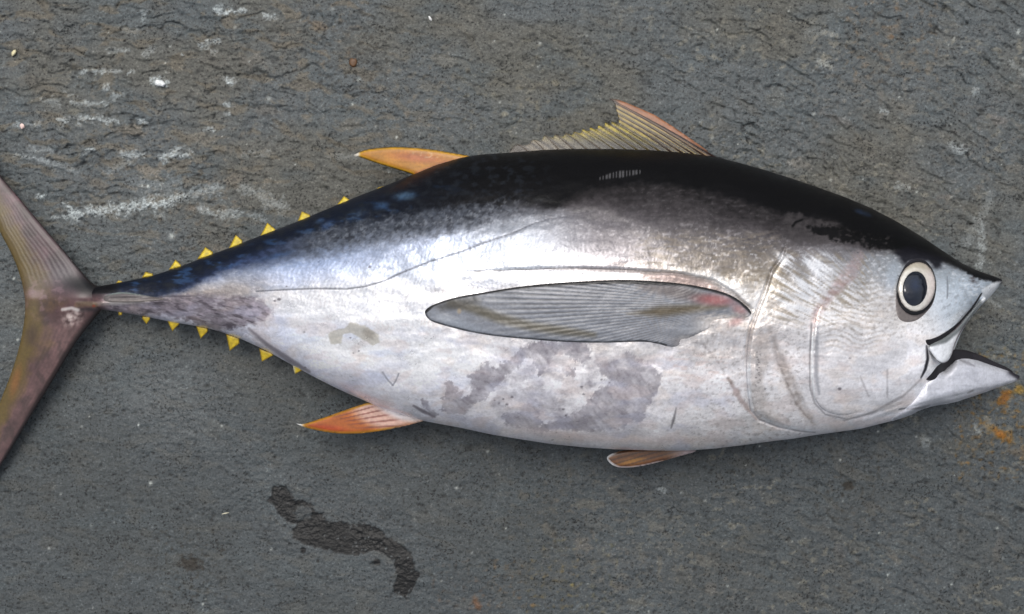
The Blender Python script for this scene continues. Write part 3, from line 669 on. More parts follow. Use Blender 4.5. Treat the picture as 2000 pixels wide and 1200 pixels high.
    c = mixc(c, (236, 236, 234), line_mask(px, py, [(1300, 524), (1390, 540), (1450, 572), (1474, 600)], [1, 6, 9, 6], 6) * .55)  # band of glare beside the fin root, painted white
    c = mixc(c, (176, 132, 130), blob(px, py, 1438, 628, 26, 13, -25, .1) * .6)
    c = mixc(c, (108, 100, 100), line_mask(px, py, [(1345, 668), (1372, 672), (1398, 700), (1412, 724)], [1, 2, 2, 1], 2) * .5 * (.6 + n2).clip(0, 1))
    c = mixc(c, (150, 128, 122), poly_mask(px, py, [(1425, 742), (1440, 760), (1462, 795), (1478, 820), (1455, 800), (1432, 770)], 3, 3) * .55)
    c = mixc(c, (120, 110, 104), line_mask(px, py, [(1422, 740), (1428, 748)], 3, 2) * .7)
    c = mixc(c, (226, 200, 190), sstep(.1, .5, fbm(px / 30, py / 8, 261, 3)) * poly_mask(px, py, [(1300, 690), (1420, 690), (1430, 750), (1310, 740)], 15) * .4)
    c = mixc(c, (100, 98, 104), line_mask(px, py, GILL, [.8, 1.4, 1.2, 1, 1.4, 1.6, 1], 1.4) * .7)  # shade in the gill slit, painted as a thin dark line
    # head: radiating streaks on the cheek, pink bar, gill plate lines
    hs = sstep(1490, 1530, px) * sstep(1720, 1680, px) * sstep(478, 510, py) * sstep(660, 600, py)
    ang = np.arctan2(py - 760, px - 1900); 
    ray = fbm(ang * 60, np.hypot(px - 1900, py - 760) / 70, 263, 3)
    c = mixc(c, (128, 116, 96), hs * sstep(.02, .5, ray) * .6)
    c = mixc(c, (246, 248, 250), hs * sstep(.0, .45, -ray) * .85 * sstep(1680, 1600, px))  # white scaly highlights painted between the streaks
    ck = sstep(1595, 1625, px) * sstep(1745, 1700, px) * sstep(520, 560, py) * sstep(720, 660, py)
    wav = np.sin((py + 3.5 * np.sin(px / 16) + 8 * n1 - 0.12 * px) * 2 * math.pi / 10.5)
    c = mixc(c, (138, 130, 120), ck * sstep(.1, .9, wav) * .42 * (.7 + .6 * n2).clip(0, 1))
    c = mixc(c, (236, 238, 240), ck * sstep(.1, .9, -wav) * .35)
    c = mixc(c, (180, 154, 152), (.62 + .5 * n2 + .3 * n1).clip(0, 1.2) * line_mask(px, py, [(1676, 500), (1662, 530), (1640, 556), (1612, 588), (1594, 615), (1588, 640)], [10, 14, 11, 8, 8, 6], 7) * .75)
    c = mixc(c, (226, 232, 238), blob(px, py, 1830, 600, 60, 50, -30, .2) * .3)
    c = mixc(c, (96, 94, 98), line_mask(px, py, [(1585, 632), (1582, 690), (1582, 756), (1591, 788), (1612, 810), (1650, 818)], [1, 1.8, 1.5, 1.2, 1, .6], 1.4) * .75)  # fold shade drawn as a dark line behind the cheek plate
    c = mixc(c, (150, 140, 134), line_mask(px, py, [(1502, 640), (1524, 700), (1540, 740), (1560, 788), (1588, 826)], [4, 9, 11, 9, 4], 8) * .7 * (.75 + .6 * n2).clip(0, 1))
    c = mixc(c, (112, 104, 100), line_mask(px, py, [(1516, 700), (1536, 745), (1556, 790), (1586, 826)], [1, 2, 2, 1], 1.6) * .6 * (.7 + n2).clip(0, 1))  # painted dark line that makes the gill fold look deeper
    c = mixc(c, (186, 176, 168), poly_mask(px, py, [(1466, 660), (1500, 650), (1504, 700), (1490, 740), (1500, 790), (1530, 820), (1500, 820), (1474, 790), (1464, 730)], 6) * .45)
    for k in range(14):
        c = mixc(c, (86, 82, 84), blob(px, py, 1478 + 5 * math.sin(k * 2.3) + (k % 3) * 3, 688 + k * 5.0, 3, 1.6, 20, .4) * .75)
    c = mixc(c, (120, 116, 118), line_mask(px, py, [(1648, 822), (1704, 806), (1764, 774), (1798, 742)], [1, 2, 2.5, 1], 2.5) * .5)
    c = mixc(c, (64, 64, 68), line_mask(px, py, [(1756, 800), (1780, 796), (1812, 792)], [1, 2, 1], 1.2) * .8)
    c = mixc(c, (130, 126, 128), line_mask(px, py, [(1680, 735), (1688, 755), (1697, 775)], [1, 2, 1], 1.8) * .5)
    c = mixc(c, (120, 116, 118), line_mask(px, py, [(1733, 722), (1733, 775)], 1.0, 1.2) * .6)
    c = mixc(c, (90, 94, 102), line_mask(px, py, [(1849, 535), (1851, 560), (1850, 583)], [.6, 1.2, 1], 1.0) * .8)
    q = px < 240
    if q.any():
        c[q] = mixc(c[q], np.zeros(3), np.zeros(q.sum())) * (1 - sstep(222, 190, px[q]))[:, None] + tail_col(px[q], py[q], np.full(q.sum(), 20.)) * sstep(222, 190, px[q])[:, None]
        c[q] = mixc(c[q], (14, 14, 18), sstep(576, 570, py[q]) * sstep(240, 215, px[q]))
    c = mixc(c, (22, 22, 28), line_mask(px, py, [(1810, 676), (1812, 702), (1807, 722), (1799, 738)], [2, 3, 3, 1.5], 1.4) * .9)
    c = mixc(c, (18, 18, 24), poly_mask(px, py, [(1746, 494), (1775, 482), (1846, 504), (1838, 524), (1826, 524), (1812, 512), (1785, 510), (1766, 518)], 7, 4) * .9)
    c = mixc(c, (232, 240, 246), line_mask(px, py, [(1464, 690), (1462, 730), (1464, 775), (1470, 802)], [2, 4, 4, 2], 2) * (.55 + .6 * n2).clip(0, 1) * .8)  # bluish white highlight on the gill edge, painted as strips
    c = mixc(c, (232, 240, 246), line_mask(px, py, [(1490, 818), (1530, 834), (1585, 842)], [2, 4, 2], 2.5) * (.5 + .6 * n2).clip(0, 1) * .7)
    c = mixc(c, (134, 136, 142), line_mask(px, py, [(1597, 640), (1594, 690), (1594, 735), (1600, 770)], [2, 4.5, 4, 2], 3) * .6)
    c = mixc(c, (244, 248, 250), line_mask(px, py, [(1588, 650), (1586, 690), (1586, 740), (1592, 782)], [1, 2, 2, 1], 1.2) * .8)  # thin highlight painted along the cheek plate's rear edge
    c = mixc(c, (250, 250, 250), blob(px, py, 1485, 580, 18, 46, 18, .2) * .6)
    c = mixc(c, (248, 250, 252), blob(px, py, 1610, 520, 66, 34, 10, .1) * .55 * (.6 + .7 * n3).clip(0, 1))  # bright scaly highlight on the cheek, painted white
    c = mixc(c, (244, 248, 251), blob(px, py, 1870, 620, 40, 14, -38, .1) * .7)
    c = mixc(c, (246, 249, 252), poly_mask(px, py, [(1918, 566), (1936, 553), (1957, 550), (1938, 578), (1918, 594)], 3, 2) * .8)
    c = mixc(c, (120, 124, 130), sstep(.25, .6, fbm(px / 11, py / 11, 271, 3)) * blob(px, py, 1868, 590, 60, 40, -30, .3) * .35)
    # gloss and metal follow the pigment
    lum = c.mean(1)
    met = np.clip(met * sstep(60, 190, lum), 0, 1)
    rgh = np.clip(rgh + 0.06 * sstep(90, 30, lum), .2, .6)
    return np.clip(c, 0, 252), met, rgh

def spc(c):
    return 0.11 + 0.36 * sstep(30, 130, c.mean(1))

def skin_attrs(px, py):
    c, m, r = paint(px, py)
    return c, {'Met': m, 'Rgh': r, 'Spc': spc(c)}

fish = bpy.data.objects.new('tuna_fish', None)
scene.collection.objects.link(fish)
fish.location = (0, 0, 0)
fish['label'] = 'whole silver tuna with black back and yellow finlets lying on its side on dark rock'
fish['category'] = 'fish'

# body: rings along the length, dense over the visible side
xs = np.concatenate([np.arange(172, 1900, 2.0), np.arange(1900, 1957.1, 1.5)])
MT, MB = 290, 44
w_top = np.sin(np.linspace(-math.pi / 2, math.pi / 2, MT))
w_bot = np.sin(np.linspace(math.pi / 2, -math.pi / 2, MB + 2))[1:-1]
Xt, Wt = np.meshgrid(xs, w_top, indexing='ij')
aT, aB = yT(xs)[:, None], yB(xs)[:, None]
Yt = (aT + aB) / 2 + Wt * (aB - aT) / 2
zt = surf(Xt.ravel(), Yt.ravel()).reshape(Xt.shape)
Xb, Wb = np.meshgrid(xs, w_bot, indexing='ij')
Yb = (aT + aB) / 2 + Wb * (aB - aT) / 2
zb = zcen(xs)[:, None] - np.minimum(thick(xs), zcen(xs) - 1)[:, None] * np.sqrt(np.clip(1 - np.abs(Wb) ** 2.25, 0, 1))
kz = zcen(xs)[:, None]
Xa = np.concatenate([Xt, Xb], 1); Ya = np.concatenate([Yt, Yb], 1); za = np.concatenate([zt, zb], 1)
va = P(Xa.ravel(), Ya.ravel(), za.ravel()).reshape(Xa.shape + (3,))
vb = P(Xb.ravel(), Yb.ravel(), np.broadcast_to(kz, Xb.shape).ravel()).reshape(Xb.shape + (3,))
va[:, MT:, :2] = vb[:, :, :2]
nr, ncx = len(xs), MT + MB
I, J = np.meshgrid(np.arange(nr - 1), np.arange(ncx), indexing='ij'); J2 = (J + 1) % ncx
bf = np.stack([I * ncx + J, I * ncx + J2, (I + 1) * ncx + J2, (I + 1) * ncx + J], -1).reshape(-1, 4)[:, ::-1]
c, m, r = paint(Xa.ravel(), Ya.ravel())
V = va.reshape(-1, 3)
c0, c1 = V[:ncx].mean(0), V[-ncx:].mean(0)
V = np.vstack([V, c0, c1]); n0 = nr * ncx
jj = np.arange(ncx); j2 = (jj + 1) % ncx
tri0 = np.stack([np.full(ncx, n0), j2, jj], -1)[:, ::-1]; tri1 = np.stack([np.full(ncx, n0 + 1), (nr - 1) * ncx + jj, (nr - 1) * ncx + j2], -1)[:, ::-1]
ext = lambda q: np.concatenate([q, q[:1], q[-1:]])
body = mk('body', V, [bf, tri0, tri1], M_skin, fish, col=np.vstack([c, c[:1], c[-1:]]), attrs={'Met': ext(m), 'Rgh': ext(r), 'Spc': ext(spc(c))})

# ------------------------------------------------------------------ sheets: fins, plates and lids with an outline of their own
def sheet(name, poly, ztop, zbot, colf, mat, parent, step=2.0, attrf=None, label=None):
    """closed thin solid over a polygon: ztop/zbot(px,py,sd) give the two faces"""
    poly = np.asarray(poly, float)
    x0, y0 = poly.min(0) - step; x1, y1 = poly.max(0) + step
    ax, ay = np.arange(x0, x1 + step, step), np.arange(y0, y1 + step, step)
    X, Y = np.meshgrid(ax, ay); sh = X.shape
    x, y = X.ravel(), Y.ravel()
    d, nx, ny, _ = seg_dist(x, y, poly, True)
    ins = inside(x, y, poly)
    F = grid_faces(sh[0], sh[1])
    keep = ins[F].any(1)
    F = F[keep]
    snap = ~ins | (d < 0.3 * step)
    x = np.where(snap, nx, x); y = np.where(snap, ny, y); sd = np.where(snap, 0.0, d)
    used = np.unique(F); mp = np.full(len(x), -1); mp[used] = np.arange(len(used))
    F = mp[F]; x, y, sd = x[used], y[used], sd[used]
    n = len(x)
    E = np.vstack([F[:, [0, 1]], F[:, [1, 2]], F[:, [2, 3]], F[:, [3, 0]]])
    key = np.sort(E, 1); uq, inv, cnt = np.unique(key, axis=0, return_inverse=True, return_counts=True)
    be = E[cnt[inv.ravel()] == 1]
    zt_, zb_ = ztop(x, y, sd), zbot(x, y, sd)
    V = np.vstack([P(x, y, zt_), P(x, y, zb_)])
    side = np.stack([be[:, 1], be[:, 0], be[:, 0] + n, be[:, 1] + n], -1)
    res = colf(x, y, sd)
    at = {}
    if isinstance(res, tuple): col, at = res
    else: col = res
    at = {k: np.concatenate([v, v]) for k, v in at.items()}
    o = mk(name, V, [F[:, ::-1], F + n, side[:, ::-1]], mat, parent, col=np.vstack([col, col]), attrs=at, label=label)
    return o

dome = lambda sd, e: np.sqrt(np.clip(1 - (1 - np.clip(sd / e, 0, 1)) ** 2, 0, 1))
flat = lambda c: (lambda x, y, sd: np.tile(np.array(c, float), (len(x), 1)))

# gill cover: a plate standing proud of the flank along its rear edge
gill_poly = chaikin([(1540, 487), (1526, 507), (1509, 530), (1495, 572), (1481, 608), (1469, 644), (1463, 680), (1461, 720), (1463, 760), (1470, 797), (1488, 817), (1522, 830), (1560, 838), (1600, 836), (1640, 815), (1640, 700), (1640, 560), (1640, 490)], 2)
def gill_lift(x, y, sd):
    front = sstep(1625, 1520, x)
    return surf(x, y) + 3.8 * front * dome(sd, 14) - 2.6 * (1 - front) - 2.0 * (sd <= 0) * 1.0
sheet('gill_cover', gill_poly, gill_lift, lambda x, y, sd: surf(x, y) - 7, lambda x, y, sd: skin_attrs(x, y), M_skin, fish)
# cheek plate, its rear edge stepping down onto the gill cover
cheek_poly = chaikin([(1594, 606), (1589, 636), (1586, 676), (1584, 716), (1584, 756), (1592, 786), (1612, 806), (1648, 814), (1700, 800), (1740, 780), (1740, 620), (1690, 560), (1630, 560)], 2)
def cheek_lift(x, y, sd):
    rear = sstep(1720, 1620, x) * sstep(570, 640, y)
    return surf(x, y) + 6.2 * rear * dome(sd, 8) - 2.4 * (1 - rear) - 1.5 * (sd <= 0)
sheet('cheek_plate', cheek_poly, cheek_lift, lambda x, y, sd: surf(x, y) - 7, lambda x, y, sd: skin_attrs(x, y), M_skin, fish)

# eye
def eye_surf(x, y): return surf(x, y)
sock_poly = chaikin([(1762, 520), (1780, 503), (1806, 503), (1826, 526), (1832, 560), (1826, 594), (1808, 616), (1790, 630), (1768, 633), (1751, 624), (1746, 596), (1750, 556)], 2)
def sock_col(x, y, sd):
    c_ = np.tile(np.array([104., 98, 96]), (len(x), 1))
    c_ = mixc(c_, (60, 54, 54), sstep(8, 2, np.abs(np.hypot((x - 1790) / 37, (y - 561) / 50) - 1) * 40))
    c_ = mixc(c_, (30, 28, 34), sstep(540, 515, y))
    c_ = mixc(c_, (140, 132, 128), sstep(4, 0, sd) * sstep(560, 610, y))
    return mixc(c_, (176, 182, 190), sstep(3, 0, sd) * sstep(610, 560, y) * .6)
sheet('eye_socket', sock_poly, lambda x, y, sd: surf(x, y) + 1.8 * sstep(0, 6, sd) - 0.6, lambda x, y, sd: surf(x, y) - 8, sock_col, M_eye_ring, fish, 1.6)
def ell(cx, cy, rx, ry, tilt=0.0, n=64, egg=0.0):
    a = np.linspace(0, 2 * math.pi, n, endpoint=False); u = rx * np.cos(a) * (1 + egg * np.sin(a)); v = ry * np.sin(a)
    t = math.radians(tilt); return np.stack([cx + u * math.cos(t) - v * math.sin(t), cy + u * math.sin(t) + v * math.cos(t)], -1)
ez = lambda x, y: float(surf(np.array([1790.]), np.array([561.]))[0]) + (x - 1790) * -0.42 + (y - 561) * 0.02
eye = sheet('eye', ell(1790, 563, 38.5, 53, 8), lambda x, y, sd: np.maximum(surf(x, y) + 2.2 + 3.0 * dome(sd, 14), -99), lambda x, y, sd: surf(x, y) - 14, flat((10, 9, 11)), M_eye_ring, fish, 1.6)
def iris_col(x, y, sd):
    c_ = np.tile(np.array([216., 213, 204]), (len(x), 1))
    n_ = fbm(x / 9, y / 9, 301, 3)
    c_ = c_ * (1 + .07 * n_)[:, None]
    c_ = mixc(c_, (232, 218, 216), sstep(1795, 1822, x) * .7)
    c_ = mixc(c_, (176, 164, 138), sstep(540, 518, y) * .5)
    rp = poly_sd(x, y, ell(1787, 564, 23, 33, 6))
    c_ = mixc(c_, (236, 232, 222), np.exp(-((rp + 6) / 3) ** 2) * .6)
    return mixc(c_, (150, 138, 128), sstep(3.5, 0, sd) * .7)
eyez = lambda x, y, sd: surf(x, y) + 6.0 + 11 * dome(sd, 40)
sheet('iris', ell(1790.5, 560.5, 36, 48.5, 8), eyez, lambda x, y, sd: surf(x, y) + 1, iris_col, M_iris, eye, 1.5)
sheet('pupil', ell(1787, 564, 24, 34, 6), lambda x, y, sd: eyez(x, y, np.maximum(poly_sd(x, y, ell(1790.5, 560.5, 36, 48.5, 8)), 0)) + 0.6 + 4.5 * dome(sd, 22), lambda x, y, sd: surf(x, y) + 2, lambda x, y, sd: mixc(np.tile(np.array([14., 20, 32]), (len(x), 1)), (26, 40, 66), blob(x, y, 1788, 556, 18, 22, 0, .05) * .7), M_pupil, eye, 1.5)  # faint bluish glint painted into the pupil colour

# lower jaw, jaw bone, mouth
JT = np.array([(1742, 800), (1775, 772), (1802, 743), (1825, 719), (1845, 722), (1857, 714), (1870, 701), (1900, 701), (1940, 715), (1976, 727), (1991, 734)], float)
JB = np.array([(1742, 823), (1775, 813), (1800, 800), (1824, 793), (1860, 788), (1920, 768), (1970, 750), (1988, 743), (1992, 737)], float)
jaw_poly = np.vstack([chaikin(JT, 1, False), chaikin(JB[::-1], 1, False)])
jth = lambda x: np.interp(x, [1742, 1775, 1810, 1860, 1920, 1970, 1992], [36, 60, 72, 64, 46, 22, 7])
jmid = lambda x: (np.interp(x, JT[:, 0], JT[:, 1]) + np.interp(x, JB[:, 0], JB[:, 1])) / 2
jhalf = lambda x: np.maximum((np.interp(x, JB[:, 0], JB[:, 1]) - np.interp(x, JT[:, 0], JT[:, 1])) / 2, 3)
def jaw_z(x, y, sd):
    w = np.clip((y - jmid(x)) / jhalf(x), -1, 1)
    upper = np.clip(1 - np.abs(np.where(w < 0, w * 0.86, w)) ** 3.6, 0, 1)
    z_ = zcen(x) - 4 + jth(x) * np.sqrt(upper)
    z_ -= 2.5 * line_mask(x, y, [(1760, 803), (1800, 790), (1860, 776), (1920, 760)], [1, 2, 2, 1], 3)
    return z_
def jaw_col(x, y, sd):
    c_ = np.tile(np.array([208., 210, 217]), (len(x), 1))
    n_ = fbm(x / 25, y / 12, 311, 4)
    c_ = c_ * (1 + .06 * n_)[:, None]
    c_ = mixc(c_, (178, 180, 188), sstep(.1, .5, fbm(x / 40, y / 14, 313, 3)) * .5)
    c_ = mixc(c_, (40, 38, 48), sstep(1955, 1985, x) * sstep(742, 726, y) * .9)
    c_ = mixc(c_, (34, 32, 38), line_mask(x, y, [(1976, 727), (1992, 736)], [5, 8], 4) * .9)
    c_ = mixc(c_, (110, 108, 114), line_mask(x, y, [(1876, 704), (1896, 712), (1904, 716)], [1, 3, 1], 2) * .6)
    c_ = mixc(c_, (120, 118, 122), line_mask(x, y, [(1890, 768), (1900, 763)], [1, 2], 1.5) * .7)
    c_ = mixc(c_, (110, 108, 112), line_mask(x, y, [(1772, 800), (1800, 797), (1815, 792)], [1, 2, 1], 2) * .7)
    c_ = mixc(c_, (128, 124, 124), sstep(.2, .5, fbm(x / 7, y / 6, 315, 2)) * sstep(1780, 1740, x) * .3)
    lo = c_.mean(1)
    return c_, {'Met': .4 * sstep(60, 190, lo), 'Rgh': np.full(len(x), .36), 'Spc': spc(c_)}
jaw = sheet('lower_jaw', jaw_poly, jaw_z, lambda x, y, sd: zcen(x) - 8 - (jaw_z(x, y, sd) - zcen(x) + 4) * (.15 + .75 * sstep(1770, 1850, x)), jaw_col, M_skin, fish, 1.8)
# far half of the open jaw and throat, seen as the dark rim of the mouth
rim_poly = chaikin([(1800, 740), (1806, 715), (1812, 690), (1840, 672), (1862, 684), (1872, 682), (1900, 687), (1940, 706), (1966, 717), (1982, 728), (1970, 735), (1900, 725), (1860, 735), (1820, 745)], 2)
sheet('mouth_lining', rim_poly, lambda x, y, sd: zcen(x) + np.interp(x, [1800, 1830, 1862, 1900, 1980], [84, 66, 30, 8, -4]) - 6 + 3 * dome(sd, 6) + np.where(x < 1862, np.maximum(surf(x, y) + 1.5 - zcen(x) - np.interp(x, [1800, 1830, 1862], [84, 66, 30]), 0), 0), lambda x, y, sd: zcen(x) - 24 + 0 * x, flat((22, 19, 23)), M_dark, fish)
max_poly = chaikin([(1811, 676), (1816, 688), (1826, 702), (1838, 711), (1850, 708), (1859, 694), (1866, 670), (1877, 648), (1895, 622), (1914, 597), (1928, 583), (1921, 580), (1906, 596), (1888, 618), (1868, 640), (1845, 660), (1826, 668)], 2)
def max_col(x, y, sd):
    c_ = np.tile(np.array([240., 243, 246]), (len(x), 1)) * (1 + .06 * fbm(x / 12, y / 10, 321, 3))[:, None]
    up = line_mask(x, y, [(1814, 676), (1845, 662), (1871, 640), (1898, 610), (1915, 590)], [3, 8, 8, 7, 3], 3)
    c_ = mixc(c_, (92, 97, 98), up * .9)
    c_ = mixc(c_, (58, 40, 44), sstep(3.2, .6, sd) * sstep(1850, 1872, x) * sstep(620, 640, y) * .8)
    c_ = mixc(c_, (40, 30, 34), sstep(2.6, .4, sd) * np.maximum(sstep(700, 710, y), sstep(684, 690, y) * sstep(1832, 1824, x)) * .85)
    return c_, {'Met': .35 * sstep(60, 190, c_.mean(1)), 'Rgh': np.full(len(x), .34), 'Spc': spc(c_)}
def max_base(x, y):
    return zcen(x) + np.interp(x, [1805, 1840, 1866, 1895, 1930], [106, 95, 80, 62, 44])
sheet('jaw_bone', max_poly, lambda x, y, sd: max_base(x, y) + 8 * dome(sd, 9), lambda x, y, sd: zcen(x) - 4 + 0 * x, max_col, M_skin, fish, 1.6)
# dark gap between snout and jaw bone
gap_poly = chaikin([(1806, 664), (1812, 676), (1824, 672), (1845, 660), (1868, 640), (1890, 614), (1908, 592), (1920, 572), (1915, 573), (1900, 598), (1880, 622), (1860, 640), (1836, 656), (1818, 663)], 2)
def gap_col(x, y, sd):
    c_ = np.tile(np.array([18., 15, 18]), (len(x), 1))
    return mixc(c_, (92, 96, 98), sstep(0, 1, (x - 1850) / 40) * sstep(1.5, 4, sd) * .7)
sheet('lip_gap', gap_poly, lambda x, y, sd: np.maximum(surf(x, y), max_base(x, y) + 2) + 0.8 * dome(sd, 3), lambda x, y, sd: surf(x, y) - 10, gap_col, M_eye_ring, fish, 1.4)

# long pectoral fin lying along the flank
pec_poly = chaikin([(828, 611), (833, 603), (846, 595), (887, 581), (940, 572), (1010, 560), (1080, 553), (1150, 549), (1220, 546), (1290, 550), (1342, 555), (1388, 564), (1423, 574), (1447, 588), (1469, 609), (1466, 618), (1440, 634), (1395, 640), (1370, 650), (1346, 660), (1342, 671), (1325, 678), (1307, 678), (1283, 671), (1255, 667), (1185, 670), (1115, 669), (1045, 664), (975, 658), (922, 650), (870, 637), (838, 627)], 2)
PEC_TOP = [(828, 611), (846, 595), (887, 581), (940, 572), (1010, 560), (1080, 553), (1150, 549), (1220, 546), (1290, 550), (1342, 555), (1388, 564), (1423, 574), (1447, 588), (1469, 609)]
PEC_LOW = [(828, 611), (838, 627), (870, 637), (922, 650), (975, 658), (1045, 664), (1115, 669), (1185, 670), (1255, 667), (1283, 671), (1300, 675)]
def pec_ray(x, y):
    yt_ = np.interp(x, [p[0] for p in PEC_TOP], [p[1] for p in PEC_TOP]); yl_ = np.interp(x, [p[0] for p in PEC_LOW] + [1346, 1469], [p[1] for p in PEC_LOW] + [668, 616])
    v = (y - yt_) / np.maximum(yl_ - yt_, 4)
    # rays fan from the root, then run off at the lower edge
    fan = np.arctan2(y - 596, 1470 - x) * 180 / math.pi
    return v, fan
def pec_top(x, y, sd):
    v, fan = pec_ray(x, y)
    ridge = np.sin(fan * 2 * math.pi / 1.25 + 0.6 * np.sin(x / 60))
    amp_ = sstep(900, 1080, x) * sstep(1400, 1290, x)
    return surf(x, y) + 1.4 + 4.2 * dome(sd, 5) + .45 * ridge * amp_ * sstep(0, 6, sd) - 8.0 * np.maximum(sstep(1330, 1420, x) * sstep(606, 632, y), sstep(1305, 1340, x) * sstep(650, 668, y))
def pec_col(x, y, sd):
    v, fan = pec_ray(x, y)
    n_ = fbm(x / 70, y / 12, 331, 3); n2_ = fbm(x / 16, (y + .25 * x) / 4, 333, 3)
    c_ = np.tile(np.array([140., 145, 154]), (len(x), 1)) * (1 + .08 * n_ + .07 * n2_)[:, None]
    fs = np.sin(fan * 2 * math.pi / 1.25 + 0.6 * np.sin(x / 60))
    ra = sstep(880, 1060, x) * sstep(1385, 1270, x)
    ra = ra * (1 - .65 * sstep(.45, .75, v) * sstep(1250, 1150, x))
    c_ = mixc(c_, (84, 80, 78), ra * sstep(.1, .9, -fs) * .42)
    c_ = mixc(c_, (216, 216, 218), ra * sstep(.3, 1, fs) * sstep(.5, .12, v) * .8)
    c_ = mixc(c_, (178, 178, 184), ra * sstep(.3, 1, fs) * .45)
    c_ = mixc(c_, (98, 92, 76), line_mask(x, y, [(880, 592), (925, 603), (975, 622), (1040, 638), (1110, 648), (1160, 654)], [7, 9, 9, 8, 8, 4], 7) * .8)
    c_ = mixc(c_, (66, 64, 60), poly_mask(x, y, [(850, 598), (890, 583), (930, 578), (940, 590), (900, 602), (862, 608)], 8) * .6)
    c_ = mixc(c_, (166, 178, 192), poly_mask(x, y, [(845, 612), (890, 622), (960, 648), (920, 646), (860, 630)], 8) * .4)
    c_ = mixc(c_, (92, 78, 52), line_mask(x, y, [(1225, 613), (1300, 608), (1360, 602), (1420, 598)], [-2, 9, 7, 1], 9) * .8)
    c_ = mixc(c_, (104, 92, 88), line_mask(x, y, [(1250, 560), (1320, 570), (1400, 588)], [4, 14, 8], 9) * .6)
    c_ = mixc(c_, (168, 96, 98), blob(x, y, 1395, 586, 60, 17, 4, .1) * .85)
    c_ = mixc(c_, (186, 136, 134), blob(x, y, 1445, 606, 28, 16, 30, .1) * .7)
    sk, _, _ = paint(x, y)
    c_ = c_ + (sk - c_) * np.maximum(sstep(1330, 1400, x) * sstep(604, 624, y + 8 * n2_), sstep(1300, 1340, x + 10 * n2_) * sstep(648, 664, y))[:, None]
    c_ = mixc(c_, (118, 114, 118), sstep(1290, 1340, x) * sstep(655, 668, y) * .6)
    dt = seg_dist(x, y, PEC_TOP)[0]; wd = np.interp(x, [828, 900, 1050, 1250, 1330, 1400, 1469], [3.5, 3, 5, 8, 5, 5, 5])
    c_ = mixc(c_, (18, 18, 20), (1 - sstep(wd - 1, wd + 2, dt)) * .92)
    dl = seg_dist(x, y, PEC_LOW)[0]
    c_ = mixc(c_, (34, 36, 38), (1 - sstep(1.2, 4, dl)) * .85 * sstep(-.5, .2, n2_ + .3))
    c_ = mixc(c_, (186, 170, 146), blob(x, y, 897, 608, 6, 8, 0, .3) * .8)
    return c_
sheet('pectoral_fin', pec_poly, pec_top, lambda x, y, sd: surf(x, y) - 5, pec_col, M_fin, fish, label='long grey side fin with black leading edge and red root')

# ------------------------------------------------------------------ free fins
sheet('tail_fin', tail_poly, lambda x, y, sd: tail_z0(x, y) + tail_half(x, y, sd), lambda x, y, sd: tail_z0(x, y) - tail_half(x, y, sd), tail_col, M_fin, fish, label='purplish crescent tail with olive yellow trailing edge')
# keel on the tail stalk
keel_poly = chaikin([(200, 580), (214, 574), (238, 570), (262, 573), (300, 580), (330, 584), (300, 589), (262, 592), (225, 592), (204, 590)], 2)
def keel_col(x, y, sd):
    c_ = np.tile(np.array([104., 98, 98]), (len(x), 1))
    c_ = mixc(c_, (150, 172, 168), sstep(5, 0.5, sd) * sstep(582, 572, y) * .8)  # pale highlight painted on the keel's upper edge
    return mixc(c_, (150, 142, 136), sstep(580, 590, y) * .7)
sheet('keel', keel_poly, lambda x, y, sd: surf(x, y) + 7 * dome(sd, 12) - 1, lambda x, y, sd: surf(x, y) - 6, keel_col, M_fin, fish, 1.6)

def free_fin(name, poly, z0, half, colf, mat=M_fin, parent=fish, step=2.0, label=None):
    return sheet(name, poly, lambda x, y, sd: z0(x, y) + half(x, y, sd), lambda x, y, sd: z0(x, y) - half(x, y, sd), colf, mat, parent, step, label=label)

# second dorsal fin
d2 = chaikin([(688, 305), (700, 298), (714, 292), (756, 287), (805, 288), (851, 293), (889, 300), (922, 305), (925, 316), (880, 330), (820, 350), (807, 341), (764, 328), (729, 317), (703, 307)], 2)
def d2_col(x, y, sd):
    c_ = np.tile(np.array([196., 134, 40]), (len(x), 1)); n_ = fbm(x / 30, y / 9, 351, 3); n2_ = fbm(x / 9, y / 5, 353, 3)
    c_ = mixc(c_, (188, 104, 72), blob(x, y, 815, 308, 85, 16, 6, .1) * .75)
    c_ = mixc(c_, (212, 166, 36), sstep(7, 2, sd) * .7)
    c_ = mixc(c_, (232, 206, 170), sstep(.05, .7, n2_) * blob(x, y, 830, 303, 45, 9, 6, .2) * .7)  # pale highlight on the middle of the fin, painted in patches
    c_ = mixc(c_, (140, 70, 50), line_mask(x, y, [(925, 310), (870, 322), (815, 342)], [3, 6, 6], 5) * .7)
    c_ = mixc(c_, (22, 20, 22), line_mask(x, y, [(935, 313), (880, 331), (830, 348)], [4, 5, 4], 4) * .9)
    c_ = mixc(c_, (236, 232, 220), sstep(706, 698, x))
    c_ = mixc(c_, (50, 40, 30), (1 - sstep(.5, 2.2, sd)) * .7 * sstep(698, 706, x))
    return c_ * (1 + .10 * n_)[:, None]
free_fin('second_dorsal_fin', d2, lambda x, y: zcen(x) + 3 - 0.12 * np.maximum(925 - x, 0) * .5, lambda x, y, sd: .8 + 5 * dome(sd, 10), d2_col, label='curved orange back fin with white tip')

